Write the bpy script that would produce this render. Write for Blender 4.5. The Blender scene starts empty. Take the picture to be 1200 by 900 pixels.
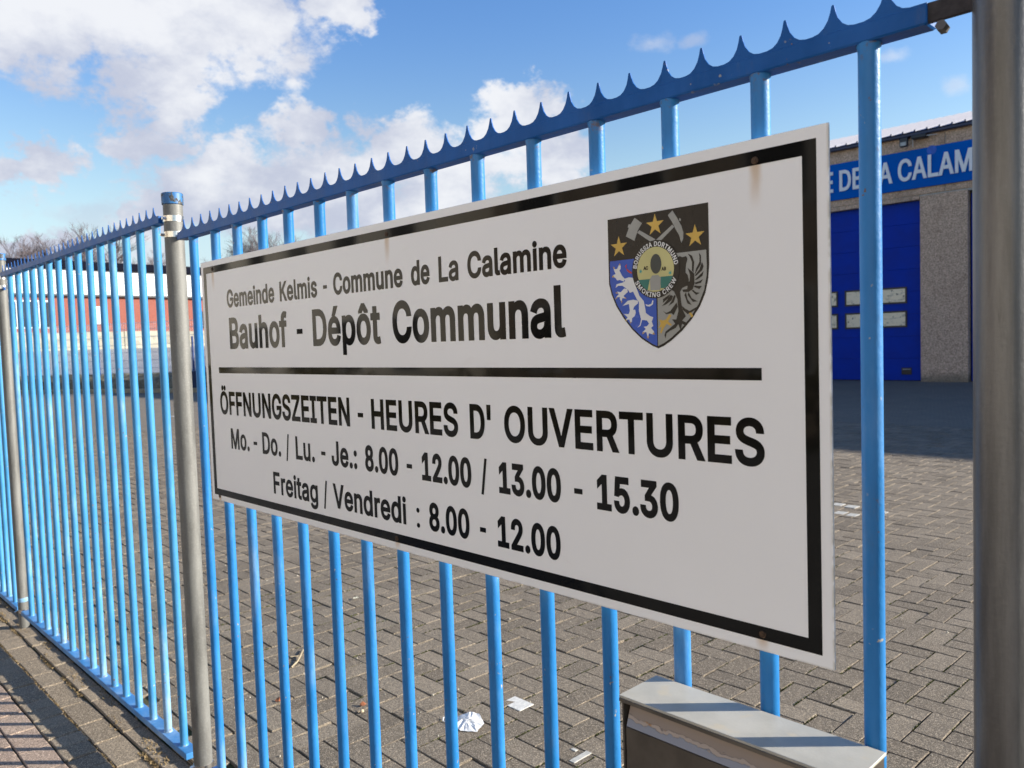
import bpy, math, random
from mathutils import Matrix, Vector
from mathutils.geometry import delaunay_2d_cdt
random.seed(7)
scene = bpy.context.scene
COL = scene.collection
R = math.radians
PI = math.pi

# ------------------------------------------------------------------ camera
cam_data = bpy.data.cameras.new("camera")
cam = bpy.data.objects.new("camera", cam_data)
COL.objects.link(cam)
scene.camera = cam
YAW, PITCH, ROLL = -0.8065, -0.0533, -0.0331
F_PX = 942.3
CAM = Vector((0.0, -1.1327, 1.5783))
_f = Vector((math.sin(YAW) * math.cos(PITCH), math.cos(YAW) * math.cos(PITCH), math.sin(PITCH)))
_r = Vector((math.cos(YAW), -math.sin(YAW), 0.0))
_u = _r.cross(_f)
_c, _s = math.cos(ROLL), math.sin(ROLL)
CR, CU = _c * _r + _s * _u, -_s * _r + _c * _u
cam.matrix_world = Matrix(((CR.x, CU.x, -_f.x, CAM.x), (CR.y, CU.y, -_f.y, CAM.y), (CR.z, CU.z, -_f.z, CAM.z), (0, 0, 0, 1)))
cam_data.sensor_width = 36.0
cam_data.lens = F_PX / 1200 * 36.0
cam_data.clip_start = 0.05
cam_data.clip_end = 3000
cam_data.dof.use_dof = True
cam_data.dof.focus_distance = 1.75
cam_data.dof.aperture_fstop = 9.0

# ------------------------------------------------------------------ light
SUN_AZ, SUN_EL = R(43.5), R(19.0)          # azimuth from +x towards +y
world = bpy.data.worlds.new("World")
scene.world = world
world.use_nodes = True
wn, wl = world.node_tree.nodes, world.node_tree.links
wn.clear()


class G:
    """tiny helper that writes node trees"""

    def __init__(self, nt):
        self.n, self.l = nt.nodes, nt.links

    def node(self, t, **kw):
        x = self.n.new(t)
        for k, v in kw.items():
            setattr(x, k, v)
        return x

    def put(self, sock, v):
        if isinstance(v, bpy.types.NodeSocket):
            self.l.new(v, sock)
        elif isinstance(v, (tuple, list)) and sock.type == 'RGBA' and len(v) == 3:
            sock.default_value = (*v, 1)
        else:
            sock.default_value = v

    def m(self, op, a, b=0.0, c=0.0, clamp=False):
        x = self.node('ShaderNodeMath', operation=op, use_clamp=clamp)
        for i, v in enumerate((a, b, c)):
            self.put(x.inputs[i], v)
        return x.outputs[0]

    def ramp(self, v, a, b, lo=0.0, hi=1.0, smooth=True):
        x = self.node('ShaderNodeMapRange', interpolation_type='SMOOTHSTEP' if smooth else 'LINEAR')
        for i, q in enumerate((v, a, b, lo, hi)):
            self.put(x.inputs[i], q)
        return x.outputs[0]

    def mix(self, f, a, b, blend='MIX'):
        x = self.node('ShaderNodeMix', data_type='RGBA', blend_type=blend)
        self.put(x.inputs[0], f)
        self.put(x.inputs[6], a)
        self.put(x.inputs[7], b)
        return x.outputs[2]

    def noise(self, vec, scale, detail=3.0, rough=0.5, dist=0.0):
        x = self.node('ShaderNodeTexNoise')
        if vec is not None:
            self.l.new(vec, x.inputs['Vector'])
        x.inputs['Scale'].default_value = scale
        x.inputs['Detail'].default_value = detail
        x.inputs['Roughness'].default_value = rough
        x.inputs['Distortion'].default_value = dist
        return x.outputs[0]

    def vscale(self, vec, s):
        x = self.node('ShaderNodeVectorMath', operation='MULTIPLY')
        self.l.new(vec, x.inputs[0])
        x.inputs[1].default_value = s
        return x.outputs[0]


g = G(world.node_tree)
sky = g.node('ShaderNodeTexSky', sky_type='NISHITA')
sky.sun_disc = False
sky.sun_elevation = SUN_EL
sky.sun_rotation = PI / 2 - SUN_AZ
sky.air_density = 1.0
sky.dust_density = 0.35
sky.ozone_density = 2.2
tc = g.node('ShaderNodeTexCoord')
nrm = g.node('ShaderNodeVectorMath', operation='NORMALIZE')
g.l.new(tc.outputs['Generated'], nrm.inputs[0])
D3 = nrm.outputs[0]
sp = g.node('ShaderNodeSeparateXYZ')
g.l.new(D3, sp.inputs[0])
AZ = g.m('ARCTAN2', sp.outputs[0], sp.outputs[1])
EL = g.m('ARCSINE', sp.outputs[2])
DW = g.vscale(D3, (1.0, 1.0, 1.3))
AZW = g.m('ADD', AZ, g.m('MULTIPLY', g.m('SUBTRACT', g.noise(DW, 11.0, 5.0, 0.62), 0.5), 0.20))
ELW = g.m('ADD', EL, g.m('MULTIPLY', g.m('SUBTRACT', g.noise(g.vscale(D3, (-1.0, 1.0, 1.3)), 12.0, 5.0, 0.62), 0.5), 0.13))
# cumulus banks, each an ellipse of azimuth and elevation eaten away by noise
BANKS = [(-1.298, 0.34, 0.129, 0.06), (-1.151, 0.363, 0.138, 0.067), (-1.191, 0.293, 0.067, 0.052), (-1.207, 0.228, 0.046, 0.033), (-0.991, 0.381, 0.052, 0.031), (-1.341, 0.198, 0.046, 0.026), (-1.047, 0.255, 0.049, 0.041), (-1.133, 0.215, 0.052, 0.039), (-1.105, 0.17, 0.124, 0.048), (-0.942, 0.243, 0.056, 0.043), (-0.881, 0.216, 0.114, 0.049), (-0.785, 0.264, 0.065, 0.036), (-0.75, 0.214, 0.061, 0.051), (-0.986, 0.177, 0.162, 0.059), (-1.175, 0.157, 0.087, 0.04),
         (-1.55, 0.25, 0.14, 0.09), (-1.36, 0.10, 0.16, 0.03), (-2.3, 0.25, 0.25, 0.08), (2.6, 0.22, 0.3, 0.07), (1.7, 0.3, 0.2, 0.05)]
dens = None
for a, e, ra, re in BANKS:
    q = g.m('POWER', g.m('DIVIDE', g.m('SUBTRACT', AZW, a), ra * 1.18), 2.0)
    w = g.m('POWER', g.m('DIVIDE', g.m('SUBTRACT', ELW, e), re * 1.18), 2.0)
    v = g.m('SUBTRACT', 1.0, g.m('SQRT', g.m('ADD', q, w)))
    dens = v if dens is None else g.m('SMOOTH_MAX', dens, v, 0.25)
DS = g.vscale(D3, (1.0, 1.0, 1.5))
big = g.noise(DS, 16.0, 9.0, 0.64, 0.1)
dens = g.m('MULTIPLY', g.m('MAXIMUM', dens, -1.2), 1.25)
dens = g.m('ADD', dens, g.m('MULTIPLY', g.m('SUBTRACT', big, 0.5), 1.9))
mask = g.ramp(dens, 0.02, 0.56)
wisp_d = None
for a, e, ra, re in [(-0.625, 0.337, 0.035, 0.014), (-0.575, 0.335, 0.025, 0.010), (-0.30, 0.252, 0.018, 0.014), (-0.36, 0.29, 0.02, 0.01), (-1.26, 0.15, 0.1, 0.03), (-0.75, 0.16, 0.12, 0.02)]:
    q = g.m('POWER', g.m('DIVIDE', g.m('SUBTRACT', AZ, a), ra), 2.0)
    w = g.m('POWER', g.m('DIVIDE', g.m('SUBTRACT', EL, e), re), 2.0)
    v = g.m('SUBTRACT', 1.0, g.m('SQRT', g.m('ADD', q, w)))
    wisp_d = v if wisp_d is None else g.m('MAXIMUM', wisp_d, v)
fine = g.noise(DS, 26.0, 6.0, 0.6)
wisp_d = g.m('ADD', g.m('MAXIMUM', wisp_d, -1.0), g.m('MULTIPLY', g.m('SUBTRACT', fine, 0.5), 2.4))
wisp = g.m('MULTIPLY', g.ramp(wisp_d, 0.0, 0.9), 0.42)
mask = g.m('MAXIMUM', g.m('MULTIPLY', mask, g.ramp(EL, 0.02, 0.10, 0.5, 0.97)), wisp)
shade = g.noise(g.vscale(D3, (1.0, 1.0, 1.9)), 5.5, 5.0, 0.55)
lit = g.ramp(g.m('ADD', g.m('MULTIPLY', g.m('SUBTRACT', EL, 0.2), 0.25), g.m('ADD', shade, g.m('MULTIPLY', g.m('SUBTRACT', big, 0.5), 0.5))), 0.38, 0.72)
cloud = g.mix(lit, (3.6, 3.85, 4.7), (5.8, 5.9, 6.15))
tint = g.mix(g.ramp(EL, 0.05, 0.42), (1.75, 1.52, 1.12), (0.86, 1.16, 1.52))
tint = g.mix(g.ramp(EL, 0.45, 1.2), tint, (0.6, 0.85, 1.2))
blue = g.mix(1.0, sky.outputs[0], tint, 'MULTIPLY')
blue = g.mix(g.ramp(EL, -0.02, 0.24, 0.92, 0.0), blue, (3.1, 4.15, 6.0))
skyc = g.mix(mask, blue, cloud)
bg = g.node('ShaderNodeBackground')
g.l.new(skyc, bg.inputs[0])
bg.inputs[1].default_value = 0.07
wo = g.node('ShaderNodeOutputWorld')
g.l.new(bg.outputs[0], wo.inputs[0])

sun_data = bpy.data.lights.new("sun", 'SUN')
sun = bpy.data.objects.new("sun", sun_data)
COL.objects.link(sun)
sun_data.energy = 5.0
sun_data.angle = R(0.53)
sun_data.color = (1.0, 0.93, 0.82)
SUN_DIR = Vector((math.cos(SUN_EL) * math.cos(SUN_AZ), math.cos(SUN_EL) * math.sin(SUN_AZ), math.sin(SUN_EL)))
sun.location = SUN_DIR * 40
sun.rotation_euler = SUN_DIR.to_track_quat('Z', 'Y').to_euler()

vs = scene.view_settings
vs.view_transform = 'Standard'
vs.look = 'None'
vs.exposure = 1.15
vs.gamma = 1.0
scene.cycles.max_bounces = 6
scene.cycles.diffuse_bounces = 3


# ------------------------------------------------------------------ materials
def base_mat(name):
    m = bpy.data.materials.new(name)
    m.use_nodes = True
    m.node_tree.nodes.clear()
    q = G(m.node_tree)
    b = q.node('ShaderNodeBsdfPrincipled')
    o = q.node('ShaderNodeOutputMaterial')
    q.l.new(b.outputs[0], o.inputs[0])
    pos = q.node('ShaderNodeNewGeometry').outputs['Position']
    return m, q, b, pos


def bump(q, b, h, dist, strength=1.0):
    x = q.node('ShaderNodeBump')
    x.inputs['Distance'].default_value = dist
    x.inputs['Strength'].default_value = strength
    q.l.new(h, x.inputs['Height'])
    q.l.new(x.outputs[0], b.inputs['Normal'])


def simple(name, col, rough=0.6, metal=0.0, var=0.15, scale=8.0, spec=None, coat=0.0, bumpd=0.0, bscale=60.0, stretch=None):
    m, q, b, pos = base_mat(name)
    p2 = q.vscale(pos, stretch) if stretch else pos
    n = q.noise(p2, scale, 6.0, 0.6)
    dark = tuple(c * (1 - var) for c in col)
    lite = tuple(min(1, c * (1 + var)) for c in col)
    q.put(b.inputs['Base Color'], q.mix(q.ramp(n, 0.3, 0.7), dark, lite))
    q.put(b.inputs['Roughness'], q.ramp(n, 0.3, 0.7, rough * 0.9, min(1, rough * 1.1)))
    b.inputs['Metallic'].default_value = metal
    if spec is not None:
        b.inputs['Specular IOR Level'].default_value = spec
    b.inputs['Coat Weight'].default_value = coat
    if bumpd:
        bump(q, b, q.noise(pos, bscale, 4.0, 0.6), bumpd)
    return m


def paver_mat(name, c1, c2, per_object, speck=0.62):
    m, q, b, pos = base_mat(name)
    if per_object:
        rnd = q.node('ShaderNodeObjectInfo').outputs['Random']
    else:
        at = q.node('ShaderNodeAttribute', attribute_name='rnd')
        rnd = at.outputs['Fac']
    base = q.mix(rnd, c1, c2)
    patch = q.noise(pos, 1.3, 4.0, 0.55)
    base = q.mix(q.ramp(patch, 0.35, 0.7, 0.0, 0.35), base, tuple(c * 0.72 for c in c1))
    oil = q.noise(q.vscale(pos, (0.5, 1.0, 1.0)), 2.6, 6.0, 0.7, 0.6)
    base = q.mix(q.ramp(oil, 0.60, 0.74, 0.0, 0.42), base, tuple(c * 0.5 for c in c1))
    stain = q.noise(pos, 9.0, 6.0, 0.65)
    base = q.mix(q.ramp(stain, 0.58, 0.8, 0.0, 0.35), base, tuple(c * 1.35 for c in c2))
    v = q.node('ShaderNodeTexVoronoi')
    v.inputs['Scale'].default_value = 330.0
    q.l.new(pos, v.inputs['Vector'])
    sx = q.node('ShaderNodeSeparateColor')
    q.l.new(v.outputs['Color'], sx.inputs[0])
    base = q.mix(g_ramp(q, sx.outputs[0], 0.62, 0.95, speck), base, tuple(min(1, c * 2.3) for c in c2))
    base = q.mix(g_ramp(q, sx.outputs[1], 0.60, 0.95, speck), base, tuple(c * 0.32 for c in c1))
    q.put(b.inputs['Base Color'], base)
    b.inputs['Roughness'].default_value = 0.88
    b.inputs['Specular IOR Level'].default_value = 0.3
    h = q.m('ADD', sx.outputs[2], q.m('MULTIPLY', q.noise(pos, 45.0, 3.0), 2.5))
    bump(q, b, h, 0.0011, 0.9)
    return m


def g_ramp(q, v, a, b, hi):
    return q.ramp(v, a, b, 0.0, hi)


def paint_blue(name, col, wear, fade, spec=0.5, ztop=1.964):
    m, q, b, pos = base_mat(name)
    n = q.noise(q.vscale(pos, (1, 1, 0.35)), 14.0, 5.0, 0.6)
    base = q.mix(q.ramp(n, 0.3, 0.75), tuple(c * 0.88 for c in col), tuple(min(1, c * 1.12 + 0.01) for c in col))
    oi = q.node('ShaderNodeObjectInfo').outputs['Random']
    sp_ = q.node('ShaderNodeSeparateXYZ')
    q.l.new(pos, sp_.inputs[0])
    # chalky fading, stronger in long vertical patches and near the ground
    ch = q.noise(q.vscale(pos, (2.2, 2.2, 0.55)), 3.2, 6.0, 0.65)
    chalk = q.ramp(q.m('ADD', ch, q.m('MULTIPLY', q.ramp(sp_.outputs[2], 0.0, 0.45, 1.0, 0.0), 0.12)), 0.53, 0.80, 0.0, fade)
    base = q.mix(chalk, base, (0.42, 0.55, 0.66))
    d = q.noise(pos, 95.0, 2.0, 0.5)
    gate = q.noise(pos, 11.0, 3.0, 0.6)
    chip = q.m('MULTIPLY', q.ramp(d, 0.675, 0.705), q.ramp(gate, 0.52, 0.62))
    base = q.mix(q.m('MULTIPLY', chip, wear), base, q.mix(q.ramp(q.noise(pos, 33.0), 0.45, 0.55), (0.13, 0.07, 0.035), (0.36, 0.35, 0.31)))
    # rust creeping out of the welds at both rails
    hz = sp_.outputs[2]
    weld = q.m('ADD', q.ramp(hz, 0.088, 0.125, 1.0, 0.0), q.ramp(hz, ztop - 0.03, ztop - 0.002)) if ztop else 0.0
    weld = q.m('MULTIPLY', weld, q.ramp(q.noise(pos, 70.0, 3.0, 0.6), 0.52, 0.66, 0.0, 0.8))
    base = q.mix(weld, base, (0.14, 0.075, 0.035))
    # thin grime
    base = q.mix(q.ramp(q.noise(q.vscale(pos, (1, 1, 0.3)), 38.0, 5.0, 0.7), 0.56, 0.80, 0.0, 0.35), base, (0.10, 0.13, 0.16))
    q.put(b.inputs['Base Color'], base)
    q.put(b.inputs['Roughness'], q.ramp(n, 0.2, 0.8, 0.34, 0.52))
    b.inputs['Specular IOR Level'].default_value = spec
    bump(q, b, q.m('ADD', q.noise(pos, 140.0, 3.0, 0.6), q.m('MULTIPLY', q.noise(pos, 30.0, 2.0), 1.5)), 0.0006, 0.9)
    return m


M = {}
M['blue_bar'] = paint_blue('blue_bar', (0.014, 0.165, 0.435), 1.0, 0.35, 0.35)
M['blue_bar_chalky'] = paint_blue('blue_bar_chalky', (0.042, 0.225, 0.46), 1.0, 0.6, 0.35, 2.042)
M['blue_rail'] = paint_blue('blue_rail', (0.004, 0.085, 0.31), 0.8, 0.06, 0.2, 0)
M['blue_rail_chalky'] = paint_blue('blue_rail_chalky', (0.045, 0.20, 0.46), 0.7, 0.35, 0.3, 0)
M['paver'] = paver_mat('paver', (0.130, 0.106, 0.078), (0.230, 0.191, 0.142), True)
M['paver_far'] = paver_mat('paver_far', (0.130, 0.106, 0.078), (0.230, 0.191, 0.142), False)
M['kerb_grey'] = paver_mat('kerb_grey', (0.185, 0.148, 0.105), (0.265, 0.217, 0.158), True)
M['pink_paver'] = paver_mat('pink_paver', (0.24, 0.17, 0.13), (0.34, 0.26, 0.20), True)
M['asphalt'] = simple('asphalt', (0.055, 0.054, 0.052), 0.9, 0, 0.25, 3, bumpd=0.002, bscale=120)
M['grass'] = simple('grass', (0.07, 0.085, 0.035), 0.95, 0, 0.4, 0.6)
M['steel_bright'] = simple('steel_bright', (0.72, 0.70, 0.66), 0.28, 1.0, 0.1, 40)
M['far_grey'] = simple('far_grey', (0.19, 0.20, 0.22), 0.8, 0, 0.12, 0.5)
M['moss'] = simple('moss', (0.075, 0.085, 0.018), 0.95, 0, 0.5, 30)
M['dead_grass'] = simple('dead_grass', (0.22, 0.16, 0.08), 0.95, 0, 0.5, 30)
M['white_print'] = simple('white_print', (0.72, 0.72, 0.70), 0.4, 0, 0.03, 10)
M['bark'] = simple('bark', (0.16, 0.12, 0.10), 0.95, 0, 0.3, 3)
M['bark_far'] = simple('bark_far', (0.135, 0.11, 0.115), 0.95, 0, 0.3, 3)


def bed_mat():
    m, q, b, pos = base_mat('joint_sand')
    n = q.noise(pos, 2.2, 5.0, 0.6)
    base = q.mix(q.ramp(q.noise(pos, 60.0, 3.0), 0.3, 0.7), (0.03, 0.024, 0.016), (0.07, 0.056, 0.036))
    base = q.mix(q.ramp(n, 0.42, 0.58, 0.0, 0.75), base, (0.062, 0.068, 0.018))
    q.put(b.inputs['Base Color'], base)
    b.inputs['Roughness'].default_value = 1.0
    return m


M['bed'] = bed_mat()


def galv_mat(name, c1, c2, rough=0.55, metal=0.35, stretch=0.25, scale=18.0, speck=0.35):
    m, q, b, pos = base_mat(name)
    n = q.noise(q.vscale(pos, (1, 1, stretch)), scale, 7.0, 0.65)
    n2 = q.noise(pos, 170.0, 3.0, 0.6)
    base = q.mix(q.ramp(n, 0.32, 0.70), c1, c2)
    base = q.mix(q.ramp(n2, 0.45, 0.75, 0.0, speck), base, tuple(min(1, c * 1.4) for c in c2))
    sc = q.noise(q.vscale(pos, (6, 6, 0.7)), 6.0, 4.0, 0.7)
    base = q.mix(q.ramp(sc, 0.66, 0.72, 0.0, 0.5), base, tuple(c * 0.35 for c in c1))
    q.put(b.inputs['Base Color'], base)
    q.put(b.inputs['Roughness'], q.ramp(n, 0.3, 0.7, rough * 0.85, rough * 1.15))
    b.inputs['Metallic'].default_value = metal
    bump(q, b, q.m('ADD', n2, sc), 0.0006, 0.7)
    return m


M['galv'] = galv_mat('galv', (0.118, 0.117, 0.108), (0.180, 0.180, 0.168), 0.6, 0.2)
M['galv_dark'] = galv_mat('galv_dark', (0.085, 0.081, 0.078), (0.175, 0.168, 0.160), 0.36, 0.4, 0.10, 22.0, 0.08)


def cap_mat():
    m, q, b, pos = base_mat('peeling_blue')
    n = q.noise(pos, 46.0, 4.0, 0.7)
    q.put(b.inputs['Base Color'], q.mix(q.ramp(n, 0.50, 0.54), (0.018, 0.13, 0.33), (0.055, 0.055, 0.05)))
    b.inputs['Roughness'].default_value = 0.5
    bump(q, b, q.ramp(n, 0.54, 0.60), 0.0015, 1.0)
    return m


M['cap'] = cap_mat()

# ------------------------------------------------------------------ geometry helpers


class MB:
    def __init__(s):
        s.v, s.f, s.mi = [], [], []

    def face(s, pts, mi=0):
        n = len(s.v)
        s.v += [tuple(p) for p in pts]
        s.f.append(tuple(range(n, n + len(pts))))
        s.mi.append(mi)
        return s

    def box(s, x0, x1, y0, y1, z0, z1, mi=0):
        n = len(s.v)
        s.v += [(x, y, z) for z in (z0, z1) for y in (y0, y1) for x in (x0, x1)]
        for q in ((0, 2, 3, 1), (4, 5, 7, 6), (0, 1, 5, 4), (2, 6, 7, 3), (0, 4, 6, 2), (1, 3, 7, 5)):
            s.f.append(tuple(n + i for i in q))
            s.mi.append(mi)
        return s

    def bbox(s, x0, x1, y0, y1, z0, z1, b, mi=0):
        """box with its vertical and top edges bevelled (soft edges along all sides)"""
        n = len(s.v)
        rings = [(z0, b), (z0 + b, 0), (z1 - b, 0), (z1, b)]
        for z, ins in rings:
            X0, X1, Y0, Y1 = x0 + ins, x1 - ins, y0 + ins, y1 - ins
            c = b * 0.6
            s.v += [(X0 + c, Y0, z), (X1 - c, Y0, z), (X1, Y0 + c, z), (X1, Y1 - c, z), (X1 - c, Y1, z), (X0 + c, Y1, z), (X0, Y1 - c, z), (X0, Y0 + c, z)]
        for k in range(3):
            for i in range(8):
                j = (i + 1) % 8
                s.f.append((n + k * 8 + i, n + k * 8 + j, n + k * 8 + 8 + j, n + k * 8 + 8 + i))
                s.mi.append(mi)
        s.f.append(tuple(n + i for i in range(7, -1, -1)))
        s.f.append(tuple(n + 24 + i for i in range(8)))
        s.mi += [mi, mi]
        return s

    def tube(s, a, b, ra, rb=None, n=12, caps=True, mi=0):
        rb = ra if rb is None else rb
        a, b = Vector(a), Vector(b)
        d = (b - a).normalized()
        t = Vector((0, 0, 1)) if abs(d.z) < 0.9 else Vector((1, 0, 0))
        e1 = d.cross(t).normalized()
        e2 = d.cross(e1)
        k = len(s.v)
        for c, r in ((a, ra), (b, rb)):
            for i in range(n):
                w = 2 * PI * i / n
                s.v.append(tuple(c + (e1 * math.cos(w) + e2 * math.sin(w)) * r))
        for i in range(n):
            j = (i + 1) % n
            s.f.append((k + i, k + n + i, k + n + j, k + j))
            s.mi.append(mi)
        if caps:
            s.f.append(tuple(k + i for i in range(n)))
            s.f.append(tuple(k + n + i for i in range(n - 1, -1, -1)))
            s.mi += [mi, mi]
        return s

    def lathe(s, cx, cy, prof, n=32, mi=0):
        k = len(s.v)
        for r, z in prof:
            for i in range(n):
                w = 2 * PI * i / n
                s.v.append((cx + r * math.cos(w), cy + r * math.sin(w), z))
        for a in range(len(prof) - 1):
            for i in range(n):
                j = (i + 1) % n
                s.f.append((k + a * n + i, k + a * n + j, k + (a + 1) * n + j, k + (a + 1) * n + i))
                s.mi.append(mi)
        s.f.append(tuple(k + (len(prof) - 1) * n + i for i in range(n)))
        s.mi.append(mi)
        return s

    def prism_y(s, pts, y0, y1, mi=0):
        """polygon in (x, z) extruded from y0 (front, facing -y) to y1"""
        n, k = len(pts), len(s.v)
        s.v += [(x, y0, z) for x, z in pts] + [(x, y1, z) for x, z in pts]
        s.f.append(tuple(k + i for i in range(n)))
        s.f.append(tuple(k + n + i for i in range(n - 1, -1, -1)))
        s.mi += [mi, mi]
        for i in range(n):
            j = (i + 1) % n
            s.f.append((k + i, k + n + i, k + n + j, k + j))
            s.mi.append(mi)
        return s


WL = {}                                            # world location of each thing, to build children in place


def link(o, parent=None):
    COL.objects.link(o)
    if parent is not None:
        o.parent = parent
        WL[o.name] = WL[parent.name]
    return o


def build(name, mb, mat, parent=None, smooth=False, loc=None):
    """one mesh object from world-space geometry"""
    org = Vector(WL[parent.name]) if parent is not None else Vector(loc or (0, 0, 0))
    me = bpy.data.meshes.new(name)
    me.from_pydata([tuple(Vector(p) - org) for p in mb.v], [], mb.f)
    for x in (mat if isinstance(mat, list) else [mat]):
        me.materials.append(x)
    me.polygons.foreach_set('material_index', mb.mi)
    if smooth:
        me.polygons.foreach_set('use_smooth', [True] * len(me.polygons))
        me.set_sharp_from_angle(angle=R(35))
    me.update()
    o = bpy.data.objects.new(name, me)
    link(o, parent)
    if parent is None:
        o.location = org
        WL[o.name] = tuple(org)
    return o


def thing(name, loc, label, cat, group=None):
    o = bpy.data.objects.new(name, None)
    o.empty_display_size = 0.05
    COL.objects.link(o)
    o.location = loc
    WL[o.name] = tuple(loc)
    o['label'] = label
    o['category'] = cat
    if group:
        o['group'] = group
    return o


def tag(o, label, cat, group=None):
    o['label'] = label
    o['category'] = cat
    if group:
        o['group'] = group
    return o


def kind(o, k, label=None):
    o['kind'] = k
    if label:
        o['label'] = label
    return o


def clone(o, parent, dx=(0, 0, 0)):
    c = o.copy()
    COL.objects.link(c)
    c.parent = parent
    c.location = Vector(o.location) + Vector(dx)
    return c


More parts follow.
